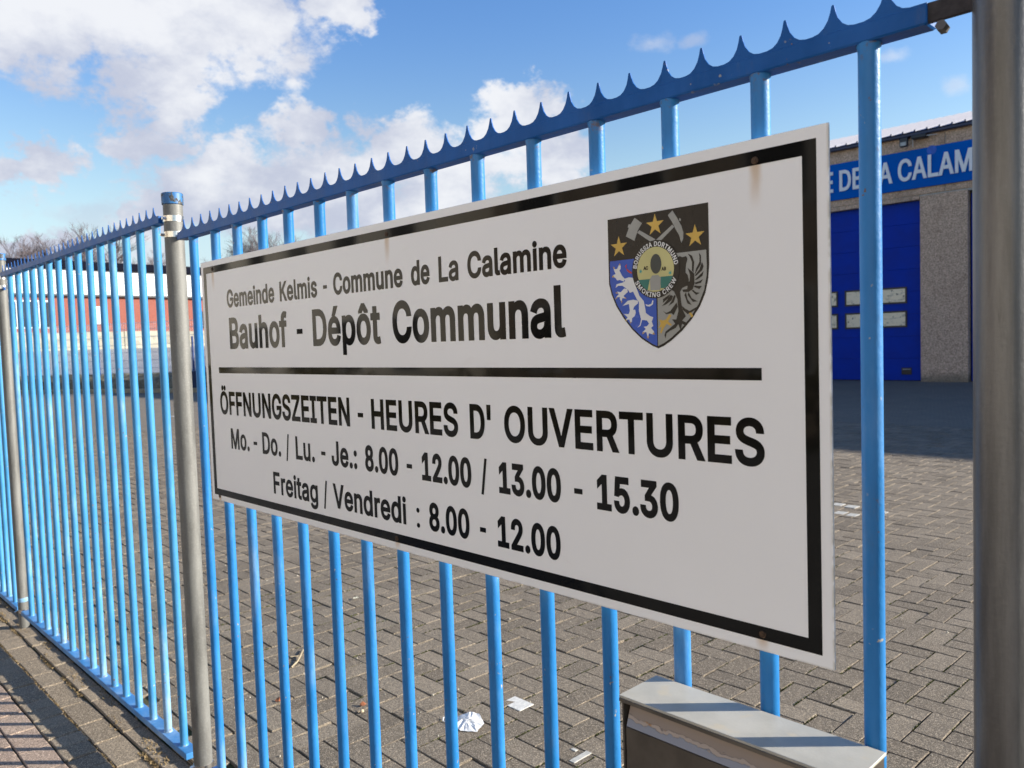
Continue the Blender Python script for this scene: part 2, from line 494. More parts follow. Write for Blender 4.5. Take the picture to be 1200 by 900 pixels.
# ------------------------------------------------------------------ glyph outlines (cap height 509)
GL = {}
for _e in """'|206|78 318,70 509,136 509,128 318;-|453|337 244,337 188,114 188,114 244;.|188|95 -4,83 -3,73 1,63 9,55 18,51 29,50 41,51 53,55 64,63 73,73 81,83 85,95 87,107 85,118 81,128 73,135 64,140 53,141 41,140 29,135 18,128 9,118 1,107 -3;/|249|235 533,71 -76,14 -76,178 533;0|453|227 -7,191 -3,158 7,130 24,105 48,85 77,69 113,57 155,50 202,48 254,50 306,57 353,69 395,85 431,106 461,130 484,159 502,191 512,227 516,262 512,295 502,323 484,348 461,368 431,384 395,396 353,403 306,405 254,403 202,396 155,384 113,368 77,348 48,323 24,295 7,263 -3|227 50,250 52,271 60,290 74,306 92,320 116,330 144,338 176,342 213,344 254,342 295,338 332,330 365,320 393,306 416,290 435,271 449,250 457,227 460,203 457,182 449,163 435,147 416,134 393,123 365,115 332,111 295,109 254,111 213,115 176,123 144,134 116,147 92,163 74,182 60,203 52;1|453|76 0,76 55,391 55,391 0|276 509,276 0,212 0,212 448,209 448,86 358,86 427,198 509;2|453|64 0,64 47,234 229,282 282,294 298,303 312,311 327,316 341,319 356,320 371,319 389,315 405,308 419,298 431,287 441,273 449,258 455,241 458,224 460,205 458,188 454,172 447,159 438,148 427,139 413,132 398,128 381,127 362,66 362,68 391,75 418,86 442,102 464,121 482,143 496,168 507,196 513,225 516,254 513,281 507,306 497,328 482,346 465,361 445,372 423,379 398,381 372,380 354,377 336,371 318,363 299,351 280,336 259,267 180,153 60,153 57,389 57,389 0;3|453|218 -7,188 -5,159 1,133 10,108 22,88 38,70 57,57 79,48 104,44 132,109 132,112 115,118 100,126 87,137 76,150 66,165 59,182 54,200 51,219 50,239 51,258 55,275 61,291 69,304 80,315 93,323 108,328 125,329 145,328 163,323 180,316 196,306 211,292 223,275 234,254 241,229 246,201 248,157 248,157 299,288 448,288 452,70 452,70 509,372 509,372 461,211 278,211 289,247 290,279 286,308 276,333 262,354 244,371 222,383 198,391 173,393 145,390 116,383 90,370 66,354 45,333 27,309 12,281 2,251 -5;5|453|221 -7,192 -5,165 1,140 11,118 25,99 41,83 60,71 82,63 105,60 130,122 130,125 115,130 102,138 89,148 78,160 68,173 60,188 54,204 51,221 50,241 51,259 56,276 64,291 75,304 89,314 104,322 122,326 141,328 162,326 183,321 203,314 221,303 237,290 251,275 262,257 270,238 275,218 277,201 276,184 273,167 268,152 262,139 255,128 246,67 253,96 509,366 509,366 452,151 452,134 301,136 301,148 311,162 318,178 325,194 330,212 333,229 334,252 332,274 328,294 321,313 311,330 299,345 285,358 269,370 251,379 231,386 210,390 187,391 163,388 132,381 102,369 76,352 52,332 32,309 15,282 3,253 -4;8|453|226 -7,193 -5,163 1,136 11,111 25,91 42,74 62,62 84,54 109,52 135,53 156,58 176,65 195,75 212,87 228,101 241,117 252,134 260,153 265,153 267,129 276,109 289,93 308,80 330,73 354,70 380,73 405,79 429,90 450,106 469,124 485,146 498,170 508,197 514,226 516,255 514,282 508,306 498,328 485,346 469,361 450,373 429,379 405,382 380,379 354,372 330,359 308,343 289,323 276,300 267,300 265,319 260,335 252,351 241,365 228,377 212,387 195,395 176,399 156,401 135,398 109,391 84,378 62,362 42,341 25,317 11,289 1,259 -5|226 49,248 50,267 54,285 60,300 69,313 79,323 91,331 106,335 121,337 139,335 157,330 173,322 189,312 202,298 213,283 223,265 230,247 234,226 235,206 234,187 230,169 223,154 213,140 202,130 189,122 173,117 157,115 139,117 121,121 106,129 91,139 79,152 69,167 60,185 54,205 50|226 290,244 291,260 294,274 300,287 308,298 318,307 330,314 344,318 359,319 376,318 392,314 407,308 420,299 432,288 442,275 449,260 455,244 459,226 460,208 459,192 455,177 449,164 442,153 432,145 420,138 407,134 392,133 376,134 359,138 344,145 330,154 318,165 308,178 300,193 294,209 291;:|188|95 -4,83 -3,73 1,63 9,55 18,51 29,50 41,51 53,55 64,63 73,73 81,83 85,95 87,107 85,118 81,128 73,135 64,140 53,141 41,140 29,135 18,128 9,118 1,107 -3|95 271,83 272,73 277,63 284,55 294,51 304,50 316,51 328,55 339,63 349,73 356,83 360,95 362,107 360,118 356,128 349,135 339,140 328,141 316,140 304,135 294,128 284,118 277,107 272;A|480|16 0,201 509,276 509,463 0,395 0,287 302,264 372,232 478,245 478,213 371,191 302,85 0|110 142,110 199,370 199,370 142;B|456|60 0,60 509,241 509,274 507,304 501,329 491,350 477,367 461,381 442,390 421,396 398,398 374,397 353,393 336,387 320,378 307,368 295,356 286,343 278,329 272,315 267,315 262,331 260,347 254,363 245,378 234,391 220,402 203,411 184,416 161,418 136,416 111,410 88,400 67,386 48,368 31,344 18,317 8,284 2,247 0|125 57,245 57,281 60,309 67,330 80,344 96,353 115,355 137,354 153,350 169,342 184,333 197,320 209,306 218,289 225,269 229,248 231,125 231|125 285,238 285,256 287,273 290,288 296,302 304,314 314,323 326,330 340,335 355,336 372,333 393,326 412,313 429,294 442,270 449,240 452,125 452;C|510|267 -7,225 -3,186 7,150 25,119 49,92 79,70 115,53 157,44 203,40 254,44 305,53 352,70 393,92 429,119 459,150 484,186 501,225 512,267 516,293 514,317 511,340 504,362 496,383 485,402 471,419 456,435 438,448 418,459 397,467 373,473 348,408 348,404 365,397 380,389 395,380 407,369 418,357 428,344 437,330 444,315 449,300 453,284 455,267 456,237 453,209 445,184 432,161 414,141 391,125 364,113 332,106 295,103 254,106 213,113 177,125 145,141 117,161 94,184 76,210 63,237 56,267 53,284 54,300 56,315 60,330 65,344 72,357 81,369 90,380 102,389 114,397 128,404 144,408 160,473 160,467 135,459 112,448 91,435 71,420 53,402 38,383 24,363 13,341 5,317 -2,293 -6;D|502|219 0,96 0,96 57,215 57,254 60,288 68,318 81,343 99,363 122,379 149,390 181,397 216,399 255,397 294,390 329,379 361,364 388,344 410,320 428,291 441,258 449,221 452,93 452,93 509,225 509,273 505,315 495,353 478,385 455,412 426,433 391,449 351,458 306,462 255,458 205,449 159,433 119,411 83,384 54,351 31,312 14,268 3|125 509,125 0,60 0,60 509;E|419|60 0,60 509,372 509,372 452,125 452,125 286,355 286,355 229,125 229,125 57,375 57,375 0;F|410|60 0,60 509,369 509,369 452,125 452,125 278,346 278,346 221,125 221,125 0;G|520|269 -7,225 -3,185 7,149 25,118 49,91 79,69 116,53 157,43 203,40 254,43 305,53 352,69 393,91 429,117 459,149 484,184 501,223 512,265 516,291 514,316 510,340 504,363 494,384 483,403 469,421 453,436 436,449 416,460 395,468 373,474 349,408 349,402 365,395 379,387 393,378 406,368 417,356 427,344 436,330 443,315 448,300 453,283 455,265 456,236 453,209 445,183 432,160 414,141 392,125 364,113 332,106 295,103 254,106 213,113 177,125 145,141 117,161 95,184 76,210 63,238 56,269 53,296 55,322 61,345 71,365 85,382 102,396 123,407 147,413 173,415 202,434 199,283 199,283 256,478 256,478 200,475 160,466 124,451 91,431 62,406 38,377 19,344 5,308 -4;H|517|60 0,60 509,125 509,125 289,392 289,392 509,457 509,457 0,392 0,392 232,125 232,125 0;I|300|31 0,31 57,118 57,118 452,31 452,31 509,269 509,269 452,183 452,183 57,269 57,269 0;J|396|185 -7,143 -2,106 11,75 33,52 63,38 100,33 145,33 173,98 173,98 145,100 117,108 93,122 74,139 61,160 53,185 50,209 53,230 61,248 74,261 93,269 117,272 145,272 509,336 509,336 145,332 100,318 63,294 33,263 11,227 -2;K|467|104 145,104 216,139 261,174 303,212 344,364 509,448 509,231 276,228 276|60 0,60 509,125 509,125 334,124 225,125 193,125 0|372 0,188 259,228 309,449 0;L|393|60 0,60 509,125 509,125 57,361 57,361 0;M|628|60 0,60 509,152 509,277 187,287 159,299 123,311 84,322 49,307 49,318 83,330 121,342 158,352 187,476 509,568 509,568 0,504 0,504 291,504 327,505 369,506 413,507 457,513 457,498 409,482 363,467 322,456 291,342 0,286 0,170 291,159 321,145 361,129 408,112 457,119 457,120 416,121 372,122 328,122 291,122 0;N|523|60 0,60 509,136 509,343 183,363 151,388 107,414 55,405 54,401 108,399 157,399 195,399 509,463 509,463 0,387 0,202 290,177 331,148 381,108 452,119 454,122 384,124 328,125 291,125 0;O|533|267 -7,225 -3,186 7,150 25,119 49,92 79,70 115,53 157,44 203,40 254,44 305,53 352,70 393,92 429,119 459,150 484,186 501,225 512,267 516,309 512,348 501,384 484,415 459,442 429,464 393,480 352,490 305,493 254,490 203,480 157,464 115,442 79,415 49,384 25,348 7,309 -3|267 53,296 55,324 63,349 76,372 94,392 116,408 144,420 176,428 213,430 254,428 295,420 332,408 365,392 392,372 415,349 433,324 446,296 453,267 456,237 453,210 445,184 433,161 415,142 392,125 364,113 332,106 295,103 254,106 213,113 176,125 144,142 117,161 94,184 76,210 63,237 55;R|449|60 0,60 509,236 509,273 506,305 500,333 489,356 473,376 455,390 433,401 408,407 381,409 352,407 323,401 296,390 271,376 250,356 232,333 217,305 206,273 200,236 198,96 198,96 255,234 255,258 256,280 260,298 267,313 276,325 287,334 300,340 316,344 333,345 352,344 371,340 389,334 405,325 419,313 430,298 440,279 446,258 451,233 452,125 452,125 0|353 0,230 229,303 229,428 0;S|447|224 -9,188 -7,156 -1,128 9,102 23,81 40,64 60,51 83,42 109,38 137,104 137,108 118,114 102,123 88,136 76,150 66,166 59,185 53,204 50,224 49,246 50,267 54,286 60,303 69,317 79,329 92,338 106,344 122,346 139,344 154,340 168,332 179,322 189,310 197,296 205,245 222,184 239,145 253,112 269,86 289,67 313,56 341,52 372,54 400,62 425,75 448,92 468,113 484,138 498,165 508,195 514,227 516,259 514,289 508,316 498,340 484,360 468,377 449,390 427,398 403,401 378,337 378,332 402,320 421,302 437,280 449,254 456,225 459,204 457,185 454,167 448,152 440,139 430,129 418,121 405,117 391,115 376,117 359,122 345,131 334,142 324,155 315,169 308,212 293,264 279,312 264,328 256,344 248,359 238,372 226,384 213,395 198,402 180,407 161,408 139,406 112,399 87,386 64,370 43,349 25,323 11,294 0,261 -7;T|449|32 452,32 509,417 509,417 452,257 452,257 0,193 0,193 452;U|517|259 -8,220 -6,186 2,154 15,126 33,103 55,85 80,71 108,63 140,60 173,60 509,124 509,124 178,126 155,132 133,141 113,153 95,169 80,187 68,208 59,232 53,259 52,285 53,309 59,331 68,349 80,364 95,377 113,385 133,391 155,393 178,393 509,457 509,457 173,454 140,446 108,433 80,414 55,391 33,363 15,332 2,297 -6;V|480|204 0,16 509,84 509,192 206,215 137,248 31,235 31,267 138,290 206,395 509,463 509,278 0;W|686|155 0,16 509,82 509,163 196,175 145,187 94,197 40,189 40,200 94,211 145,224 196,306 509,380 509,462 196,474 145,486 94,497 40,488 40,499 94,510 145,523 196,603 509,670 509,530 0,455 0,368 323,351 391,336 475,350 475,335 395,318 323,230 0;Z|438|42 0,42 46,273 385,306 431,341 476,348 454,285 452,223 452,40 452,40 509,397 509,397 462,169 129,134 81,97 33,90 54,152 57,214 57,399 57,399 0;a|389|160 -9,137 -7,115 -3,94 5,76 15,60 29,48 45,38 63,32 84,30 108,32 128,36 146,43 161,53 174,64 184,78 193,92 200,108 206,125 211,178 220,234 227,247 229,257 231,265 235,271 240,274 246,276 255,276 257,275 272,272 285,267 297,260 307,251 315,240 322,227 327,212 330,196 331,178 330,163 327,149 322,137 316,127 309,118 301,110 292,104 283,100 274,41 291,51 313,64 331,79 346,95 358,114 368,133 375,153 380,173 383,194 384,239 379,255 375,271 369,286 360,300 350,312 336,322 320,330 301,335 278,337 251,337 0,277 0,277 52,272 52,252 25,242 16,229 8,215 1,199 -4,181 -7|170 45,192 47,211 51,228 59,242 68,254 80,263 93,270 108,274 122,276 138,276 190,259 182,231 176,200 171,175 168,134 159,122 153,112 147,103 139,97 130,93 118,92 105,93 93,96 82,102 72,109 64,119 57,130 52,142 48,156 46;d|424|195 -8,165 -6,137 3,111 16,89 34,70 57,55 84,43 116,36 151,34 189,36 227,43 261,55 293,70 320,89 342,112 361,137 374,165 382,196 384,218 383,237 379,253 373,267 364,278 355,287 346,306 319,311 319,311 509,372 509,372 0,313 0,313 59,307 59,287 31,277 21,266 12,252 4,236 -3,217 -7|205 47,226 49,246 55,263 65,278 78,290 95,299 115,306 138,310 162,312 189,310 216,306 241,300 263,290 282,278 299,263 312,246 322,227 328,205 330,182 328,162 322,145 311,130 298,118 281,108 261,102 239,98 215,96 189,98 163,102 139,109 117,118 97,130 80,145 66,162 55,182 49;e|404|212 -8,177 -5,145 3,117 16,92 35,72 58,56 85,44 116,37 150,34 187,36 224,44 258,55 290,71 317,91 340,115 359,142 373,172 382,205 384,226 383,246 380,266 374,285 366,303 355,319 341,334 324,347 305,357 282,365 256,370 227,371 194,371 169,75 169,75 221,338 221,310 202,308 226,304 248,298 269,288 286,277 301,263 314,246 323,227 328,205 330,183 328,164 323,146 313,131 301,119 286,109 270,102 251,97 231,96 211,96 178,98 151,102 127,110 106,121 88,135 73,151 61,169 53,190 48,212 46,227 47,241 49,254 53,265 58,276 65,285 73,294 82,300 93,306 105,365 91,358 72,348 55,335 39,320 26,302 14,283 4,261 -3,237 -7;f|254|228 379,228 327,6 327,6 379|81 0,81 432,82 452,87 470,96 486,107 499,120 510,135 519,152 525,169 529,187 530,222 527,243 521,227 468,215 472,195 474,178 472,164 468,154 460,147 449,143 435,142 419,142 0;g|425|207 -151,180 -149,156 -146,134 -140,114 -132,97 -122,82 -110,70 -97,59 -84,51 -69,101 -41,122 -66,131 -74,142 -82,154 -88,169 -93,187 -96,207 -97,236 -95,261 -87,282 -75,298 -58,308 -34,311 -6,311 68,306 68,287 41,277 32,266 23,252 16,236 10,217 6,195 5,165 7,138 14,113 27,90 43,71 65,55 90,43 120,36 154,34 191,36 229,43 263,55 293,71 320,90 342,112 361,138 374,166 382,196 384,218 383,237 379,253 373,267 365,279 356,288 346,308 319,313 319,313 379,372 379,372 -9,370 -40,363 -67,350 -90,334 -109,314 -124,291 -136,265 -144,237 -149|205 59,227 61,246 66,264 75,278 87,290 103,300 121,307 142,311 166,312 193,311 219,307 242,300 264,291 283,279 299,264 312,247 322,227 328,205 330,182 328,163 322,145 312,130 298,118 282,109 262,102 241,98 218,96 193,98 167,102 144,109 123,118 104,131 88,145 76,163 66,183 61;h|410|114 227,114 0,53 0,53 509,114 509,114 287,102 287,116 319,132 344,152 362,175 374,200 382,227 384,252 383,275 377,295 369,313 356,328 340,341 321,350 298,355 271,357 240,357 0,296 0,296 235,293 263,286 286,273 304,256 318,235 326,210 329,192 328,176 324,161 317,147 308,136 297,126 283,119 266,115 248;i|167|53 0,53 379,114 379,114 0|84 443,73 444,63 448,54 455,47 463,43 472,41 483,43 494,47 504,54 512,63 518,73 522,84 524,95 522,105 518,114 512,121 504,125 494,126 483,125 472,121 463,114 455,105 448,95 444;l|189|139 -2,112 0,91 8,74 20,62 37,55 59,53 84,53 509,114 509,114 99,114 83,117 71,120 62,126 57,135 53,146 52,160 53,170 54,181 3,162 -1;m|610|53 0,53 379,112 379,112 295,108 295,114 314,122 331,132 346,144 358,158 368,172 376,187 382,203 385,219 386,245 383,268 375,287 361,303 342,314 320,321 295,312 295,318 312,326 329,337 343,350 356,364 366,381 375,398 381,417 385,437 386,458 385,478 380,497 372,514 361,529 346,541 328,550 307,555 283,557 255,557 0,496 0,496 254,493 279,485 298,473 313,456 323,438 329,419 330,402 329,387 326,374 320,363 312,353 302,345 290,340 277,336 263,335 247,335 0,274 0,274 260,272 280,265 297,253 311,238 322,220 328,199 330,185 329,171 326,158 320,145 312,135 302,126 289,119 274,115 257,114 238,114 0;n|410|114 227,114 0,53 0,53 379,112 379,112 287,102 287,116 319,132 344,152 362,175 374,200 382,227 384,252 383,275 377,295 369,313 356,328 340,341 321,350 298,355 271,357 240,357 0,296 0,296 235,293 263,286 286,273 304,256 318,235 326,210 329,192 328,176 324,161 317,147 308,136 297,126 283,119 266,115 248;o|415|207 -8,174 -5,144 3,117 16,93 35,72 58,56 85,44 116,37 150,34 187,37 225,44 260,56 291,72 318,93 341,117 360,144 374,174 382,207 384,241 382,271 374,299 360,323 341,343 318,359 291,371 260,379 225,381 187,379 150,371 116,359 85,343 58,323 35,299 16,271 3,241 -5|207 46,231 49,252 55,270 66,285 80,298 97,307 117,314 139,318 163,319 187,318 212,314 236,307 258,298 278,285 296,270 310,252 321,231 328,207 330,184 328,163 321,145 310,130 296,118 278,108 258,102 236,98 212,96 187,98 163,102 139,108 117,118 97,130 80,145 66,163 55,184 49;p|424|53 -143,53 379,112 379,112 319,118 319,137 346,147 355,158 364,171 373,188 379,207 383,229 384,259 382,287 374,313 361,335 342,354 320,370 293,381 261,388 227,390 189,388 151,381 116,370 84,355 57,336 34,313 16,288 3,260 -6,229 -8,208 -7,189 -3,173 4,159 12,147 21,138 31,118 59,114 59,114 -143|220 47,242 49,262 55,279 66,294 80,306 97,316 117,323 139,327 163,328 189,327 215,323 239,316 261,307 281,295 298,280 311,262 322,243 328,220 330,198 328,178 322,161 312,147 299,134 282,125 263,118 241,114 216,113 189,114 162,118 138,125 115,135 95,147 78,162 65,179 55,198 49;r|259|53 0,53 379,112 379,112 321,115 321,124 339,137 354,152 367,171 377,191 383,213 385,229 384,243 384,243 322,230 324,207 326,190 324,174 321,159 315,146 306,135 296,126 284,119 269,115 254,114 237,114 0;s|365|182 -8,157 -7,133 -3,112 3,93 12,76 24,62 38,50 54,41 73,36 94,94 107,101 87,111 72,124 60,141 52,160 47,181 45,206 47,227 53,244 62,258 74,265 88,268 103,266 115,262 126,254 136,243 144,229 150,212 155,149 170,118 180,92 192,72 208,58 227,50 249,47 274,49 295,55 314,65 332,79 347,95 360,115 370,137 378,161 383,187 384,212 383,234 379,254 372,271 363,286 352,299 339,309 324,318 308,324 290,268 277,262 291,254 304,243 316,228 325,210 331,187 333,166 331,147 326,131 317,119 305,111 292,109 277,110 264,115 253,124 243,136 235,152 229,172 223,229 209,261 200,287 187,306 171,320 153,328 131,331 107,329 85,323 65,312 47,298 31,281 18,260 6,236 -2,210 -7;t|227|204 379,204 327,6 327,6 379|65 471,126 471,126 98,127 83,130 70,136 61,144 55,156 51,170 50,185 51,202 54,213 2,192 -3,168 -4,138 -1,113 7,92 21,77 41,68 64,65 93;u|410|182 -5,158 -3,135 2,115 11,97 23,82 39,69 59,60 82,54 109,53 139,53 379,114 379,114 144,116 117,124 94,137 75,154 61,175 53,200 50,218 51,234 55,249 62,263 71,274 83,283 97,290 113,295 132,296 153,296 379,357 379,357 0,298 0,298 92,307 92,294 60,277 35,257 17,234 5,209 -3;Ö|533|267 -7,225 -3,186 7,150 25,119 49,92 79,70 115,53 157,44 203,40 254,44 305,53 352,70 393,92 429,119 459,150 484,186 501,225 512,267 516,309 512,348 501,384 484,415 459,442 429,464 393,480 352,490 305,493 254,490 203,480 157,464 115,442 79,415 49,384 25,348 7,309 -3|267 53,296 55,324 63,349 76,372 94,392 116,408 144,420 176,428 213,430 254,428 295,420 332,408 365,392 392,372 415,349 433,324 446,296 453,267 456,237 453,210 445,184 433,161 415,142 392,125 364,113 332,106 295,103 254,106 213,113 176,125 144,142 117,161 94,184 76,210 63,237 55|339 572,328 574,319 577,310 584,304 592,300 602,298 612,300 623,304 633,310 641,319 648,328 651,339 653,350 651,359 648,368 641,374 633,378 623,379 612,378 602,374 592,368 584,359 577,350 574|195 572,185 574,175 577,167 584,160 592,156 602,155 612,156 623,160 633,167 641,175 648,185 651,195 653,206 651,215 648,224 641,230 633,234 623,236 612,234 602,230 592,224 584,215 577,206 574;é|404|212 -8,177 -5,145 3,117 16,92 35,72 58,56 85,44 116,37 150,34 187,36 224,44 258,55 290,71 317,91 340,115 359,142 373,172 382,205 384,226 383,246 380,266 374,285 366,303 355,319 341,334 324,347 305,357 282,365 256,370 227,371 194,371 169,75 169,75 221,338 221,310 202,308 226,304 248,298 269,288 286,277 301,263 314,246 323,227 328,205 330,183 328,164 323,146 313,131 301,119 286,109 270,102 251,97 231,96 211,96 178,98 151,102 127,110 106,121 88,135 73,151 61,169 53,190 48,212 46,227 47,241 49,254 53,265 58,276 65,285 73,294 82,300 93,306 105,365 91,358 72,348 55,335 39,320 26,302 14,283 4,261 -3,237 -7|177 429,225 529,293 529,227 429;ô|415|207 -8,174 -5,144 3,117 16,93 35,72 58,56 85,44 116,37 150,34 187,37 225,44 260,56 291,72 318,93 341,117 360,144 374,174 382,207 384,241 382,271 374,299 360,323 341,343 318,359 291,371 260,379 225,381 187,379 150,371 116,359 85,343 58,323 35,299 16,271 3,241 -5|207 46,231 49,252 55,270 66,285 80,298 97,307 117,314 139,318 163,319 187,318 212,314 236,307 258,298 278,285 296,270 310,252 321,231 328,207 330,184 328,163 321,145 310,130 296,118 278,108 258,102 236,98 212,96 187,98 163,102 139,108 117,118 97,130 80,145 66,163 55,184 49|158 435,98 435,98 438,178 529,236 529,317 438,317 435,256 435,207 495""".split(";"):
    _p = _e.split("|")
    GL[_p[0]] = (int(_p[1]), [[tuple(map(int, q.split())) for q in s_.split(",")] for s_ in _p[2:]])
# the full width of a space
GL[' '] = (190, [])


def grow(poly, d):
    """offset a closed outline outwards by d (outlines wind clockwise outside, counter-clockwise in holes)"""
    n = len(poly)
    out = []
    for i in range(n):
        a, b, c = Vector(poly[i - 1]), Vector(poly[i]), Vector(poly[(i + 1) % n])
        u, v = (b - a), (c - b)
        if u.length < 1e-9 or v.length < 1e-9:
            out.append(tuple(b))
            continue
        u.normalize()
        v.normalize()
        n1, n2 = Vector((-u.y, u.x)), Vector((-v.y, v.x))
        k = n1 + n2
        den = max(0.35, k.dot(k) / 2)
        out.append(tuple(b + k * (d / den)))
    return out


def _wind(px, py, segs):
    w = 0
    for x0, y0, x1, y1 in segs:
        if (y0 > py) != (y1 > py):
            xx = x0 + (py - y0) * (x1 - x0) / (y1 - y0)
            if xx > px:
                w += 1 if y1 > y0 else -1
    return w


def fill_tris(polys):
    """triangulate one glyph or shape: overlapping outlines merge, opposite ones cut holes"""
    pts, edges, segs = [], [], []
    for p in polys:
        n, k = len(p), len(pts)
        pts += [Vector(q) for q in p]
        edges += [(k + i, k + (i + 1) % n) for i in range(n)]
        segs += [(p[i][0], p[i][1], p[(i + 1) % n][0], p[(i + 1) % n][1]) for i in range(n)]
    v, e, f, _, _, _ = delaunay_2d_cdt(pts, edges, [], 0, 1e-7)
    out = []
    for t in f:
        c = (v[t[0]] + v[t[1]] + v[t[2]]) / 3
        if _wind(c.x, c.y, segs) != 0:
            out.append(tuple(t))
    return v, e, out


def fill_mesh(name, polys, depth=0.0):
    """filled 2-D outlines -> mesh in the xy plane; polys is one shape, or a list of shapes"""
    shapes = polys if polys and isinstance(polys[0][0][0], (tuple, list)) else [polys]
    V, F = [], []
    for sh in shapes:
        sc = 1000.0
        v, e, tr = fill_tris([[(x * sc, y * sc) for x, y in p] for p in sh])
        if not depth:
            k = len(V)
            V += [(q.x / sc, q.y / sc, 0) for q in v]
            F += [tuple(k + i for i in t) for t in tr]
            continue
        k, n = len(V), len(v)
        V += [(q.x / sc, q.y / sc, depth) for q in v] + [(q.x / sc, q.y / sc, -depth) for q in v]
        F += [tuple(k + i for i in t) for t in tr] + [tuple(k + n + i for i in reversed(t)) for t in tr]
        cnt = {}
        for t in tr:
            for a_, b_ in ((t[0], t[1]), (t[1], t[2]), (t[2], t[0])):
                cnt[(a_, b_)] = cnt.get((a_, b_), 0) + 1
        for a_, b_ in cnt:
            if (b_, a_) not in cnt:
                F.append((k + b_, k + a_, k + n + a_, k + n + b_))
    me = bpy.data.meshes.new(name)
    me.from_pydata(V, [], F)
    me.update()
    return me


def text_polys(s, x0, x1, base, cap, stem, track=0.0):
    """lay a line of text between x0 and x1, capitals from base to base+cap, vertical strokes about stem wide"""
    adv = 0
    xs = []
    for ch in s:
        xs.append(adv)
        adv += GL[ch][0] + track
    first = GL[s[0]][1]
    lo = min(x for p in first for x, y in p)
    last = max(x for p in GL[s[-1]][1] for x, y in p) + xs[-1]
    sx = (x1 - x0) / (last - lo)
    if s in ('-', ':', '/'):
        stem = 65 * sx if s != '/' else 60 * sx + 0.004
    d = max(0.0, (stem - 65 * sx) / 2)
    if s == '-':
        d = 0.0016
    sx = (x1 - x0 - 2 * d) / (last - lo)
    sy = (cap - 2 * d) / 509
    out = []
    for ch, ax in zip(s, xs):
        sh = []
        for p in GL[ch][1]:
            q = [(x0 + d + (x + ax - lo) * sx, base + d + y * sy) for x, y in p]
            sh.append(grow(q, d))
        if sh:
            out.append(sh)
    return out


def flat(name, polys, org, mat, parent, y, depth=0.0, loc_parent=True):
    """outlines in (x, z) relative to org, set as flat print facing -y at the plane y"""
    me = fill_mesh(name, polys, depth)
    me.materials.clear()
    me.materials.append(mat)
    me.name = name
    o = bpy.data.objects.new(name, me)
    link(o, parent)
    w = Vector(WL[parent.name])
    o.matrix_basis = Matrix.Translation(Vector((org[0], y, org[1])) - w) @ Matrix.Rotation(PI / 2, 4, 'X')
    return o


def project(p):
    d = Vector(p) - CAM
    z = d.dot(_f)
    if z < 0.05:
        return None
    return 600 + F_PX * d.dot(CR) / z, 450 - F_PX * d.dot(CU) / z, z


# ================================================================== THE SETTING
# rough ground sheet out to the horizon
kind(build('ground', MB().face([(-900, -500, -0.12), (500, -500, -0.12), (500, 900, -0.12), (-900, 900, -0.12)]), M['grass']), 'structure')
kind(build('street', MB().face([(-80, -9.5, -0.10), (40, -9.5, -0.10), (40, -2.3, -0.10), (-80, -2.3, -0.10)]), simple('pale_bounce_road', (0.30, 0.285, 0.255), 0.9, 0, 0.15, 2, bumpd=0.002, bscale=120)), 'structure')  # out of view; pale concrete chosen to bounce sunlight up onto the sign

yard = kind(build('yard', MB().face([(-33, 0.037, -0.014), (12, 0.037, -0.014), (12, 40, -0.014), (-19, 40, -0.014), (-19, 17.1, -0.014), (-45, 4.85, -0.014), (-45, 0.037, -0.014)]), M['bed']), 'structure')
# ---- herringbone of 22 x 11 concrete blocks
UN = 0.11
OX, OY, TH = -1.168, 1.983, R(-0.8)
ct, st = math.cos(TH), math.sin(TH)


def cell(u, v):
    return OX + UN * (u * ct - v * st), OY + UN * (u * st + v * ct)


def block_geo(L, W, h=0.030, b=0.0032, gap=0.0045):
    """top with chamfer, sides, origin at the block's centre on the surface"""
    x, y = L / 2 - gap / 2, W / 2 - gap / 2
    v = [(-x + b, -y + b, 0), (x - b, -y + b, 0), (x - b, y - b, 0), (-x + b, y - b, 0),
         (-x, -y, -b), (x, -y, -b), (x, y, -b), (-x, y, -b), (-x, -y, -h), (x, -y, -h), (x, y, -h), (-x, y, -h)]
    f = [(0, 1, 2, 3)]
    for r in (0, 4):
        for i in range(4):
            j = (i + 1) % 4
            f.append((r + i, r + 4 + i, r + 4 + j, r + j))
    return v, [tuple(reversed(q)) if k else q for k, q in enumerate(f)]


BV, BF = block_geo(0.22, 0.11, 0.030, 0.0022, 0.0058)


def block_mesh(name, v, f, mat):
    me = bpy.data.meshes.new(name)
    me.from_pydata(v, [], f)
    me.materials.append(mat)
    me.update()
    return me


SIGN_PX = [(233.5, 309.5), (970.2, 142.8), (978.8, 785.5), (250.8, 586)]


def in_sign(u, v):
    s = None
    for i in range(4):
        a, b = SIGN_PX[i], SIGN_PX[(i + 1) % 4]
        c = (b[0] - a[0]) * (v - a[1]) - (b[1] - a[1]) * (u - a[0])
        if s is None:
            s = c > 0
        elif (c > 0) != s:
            return False
    return True


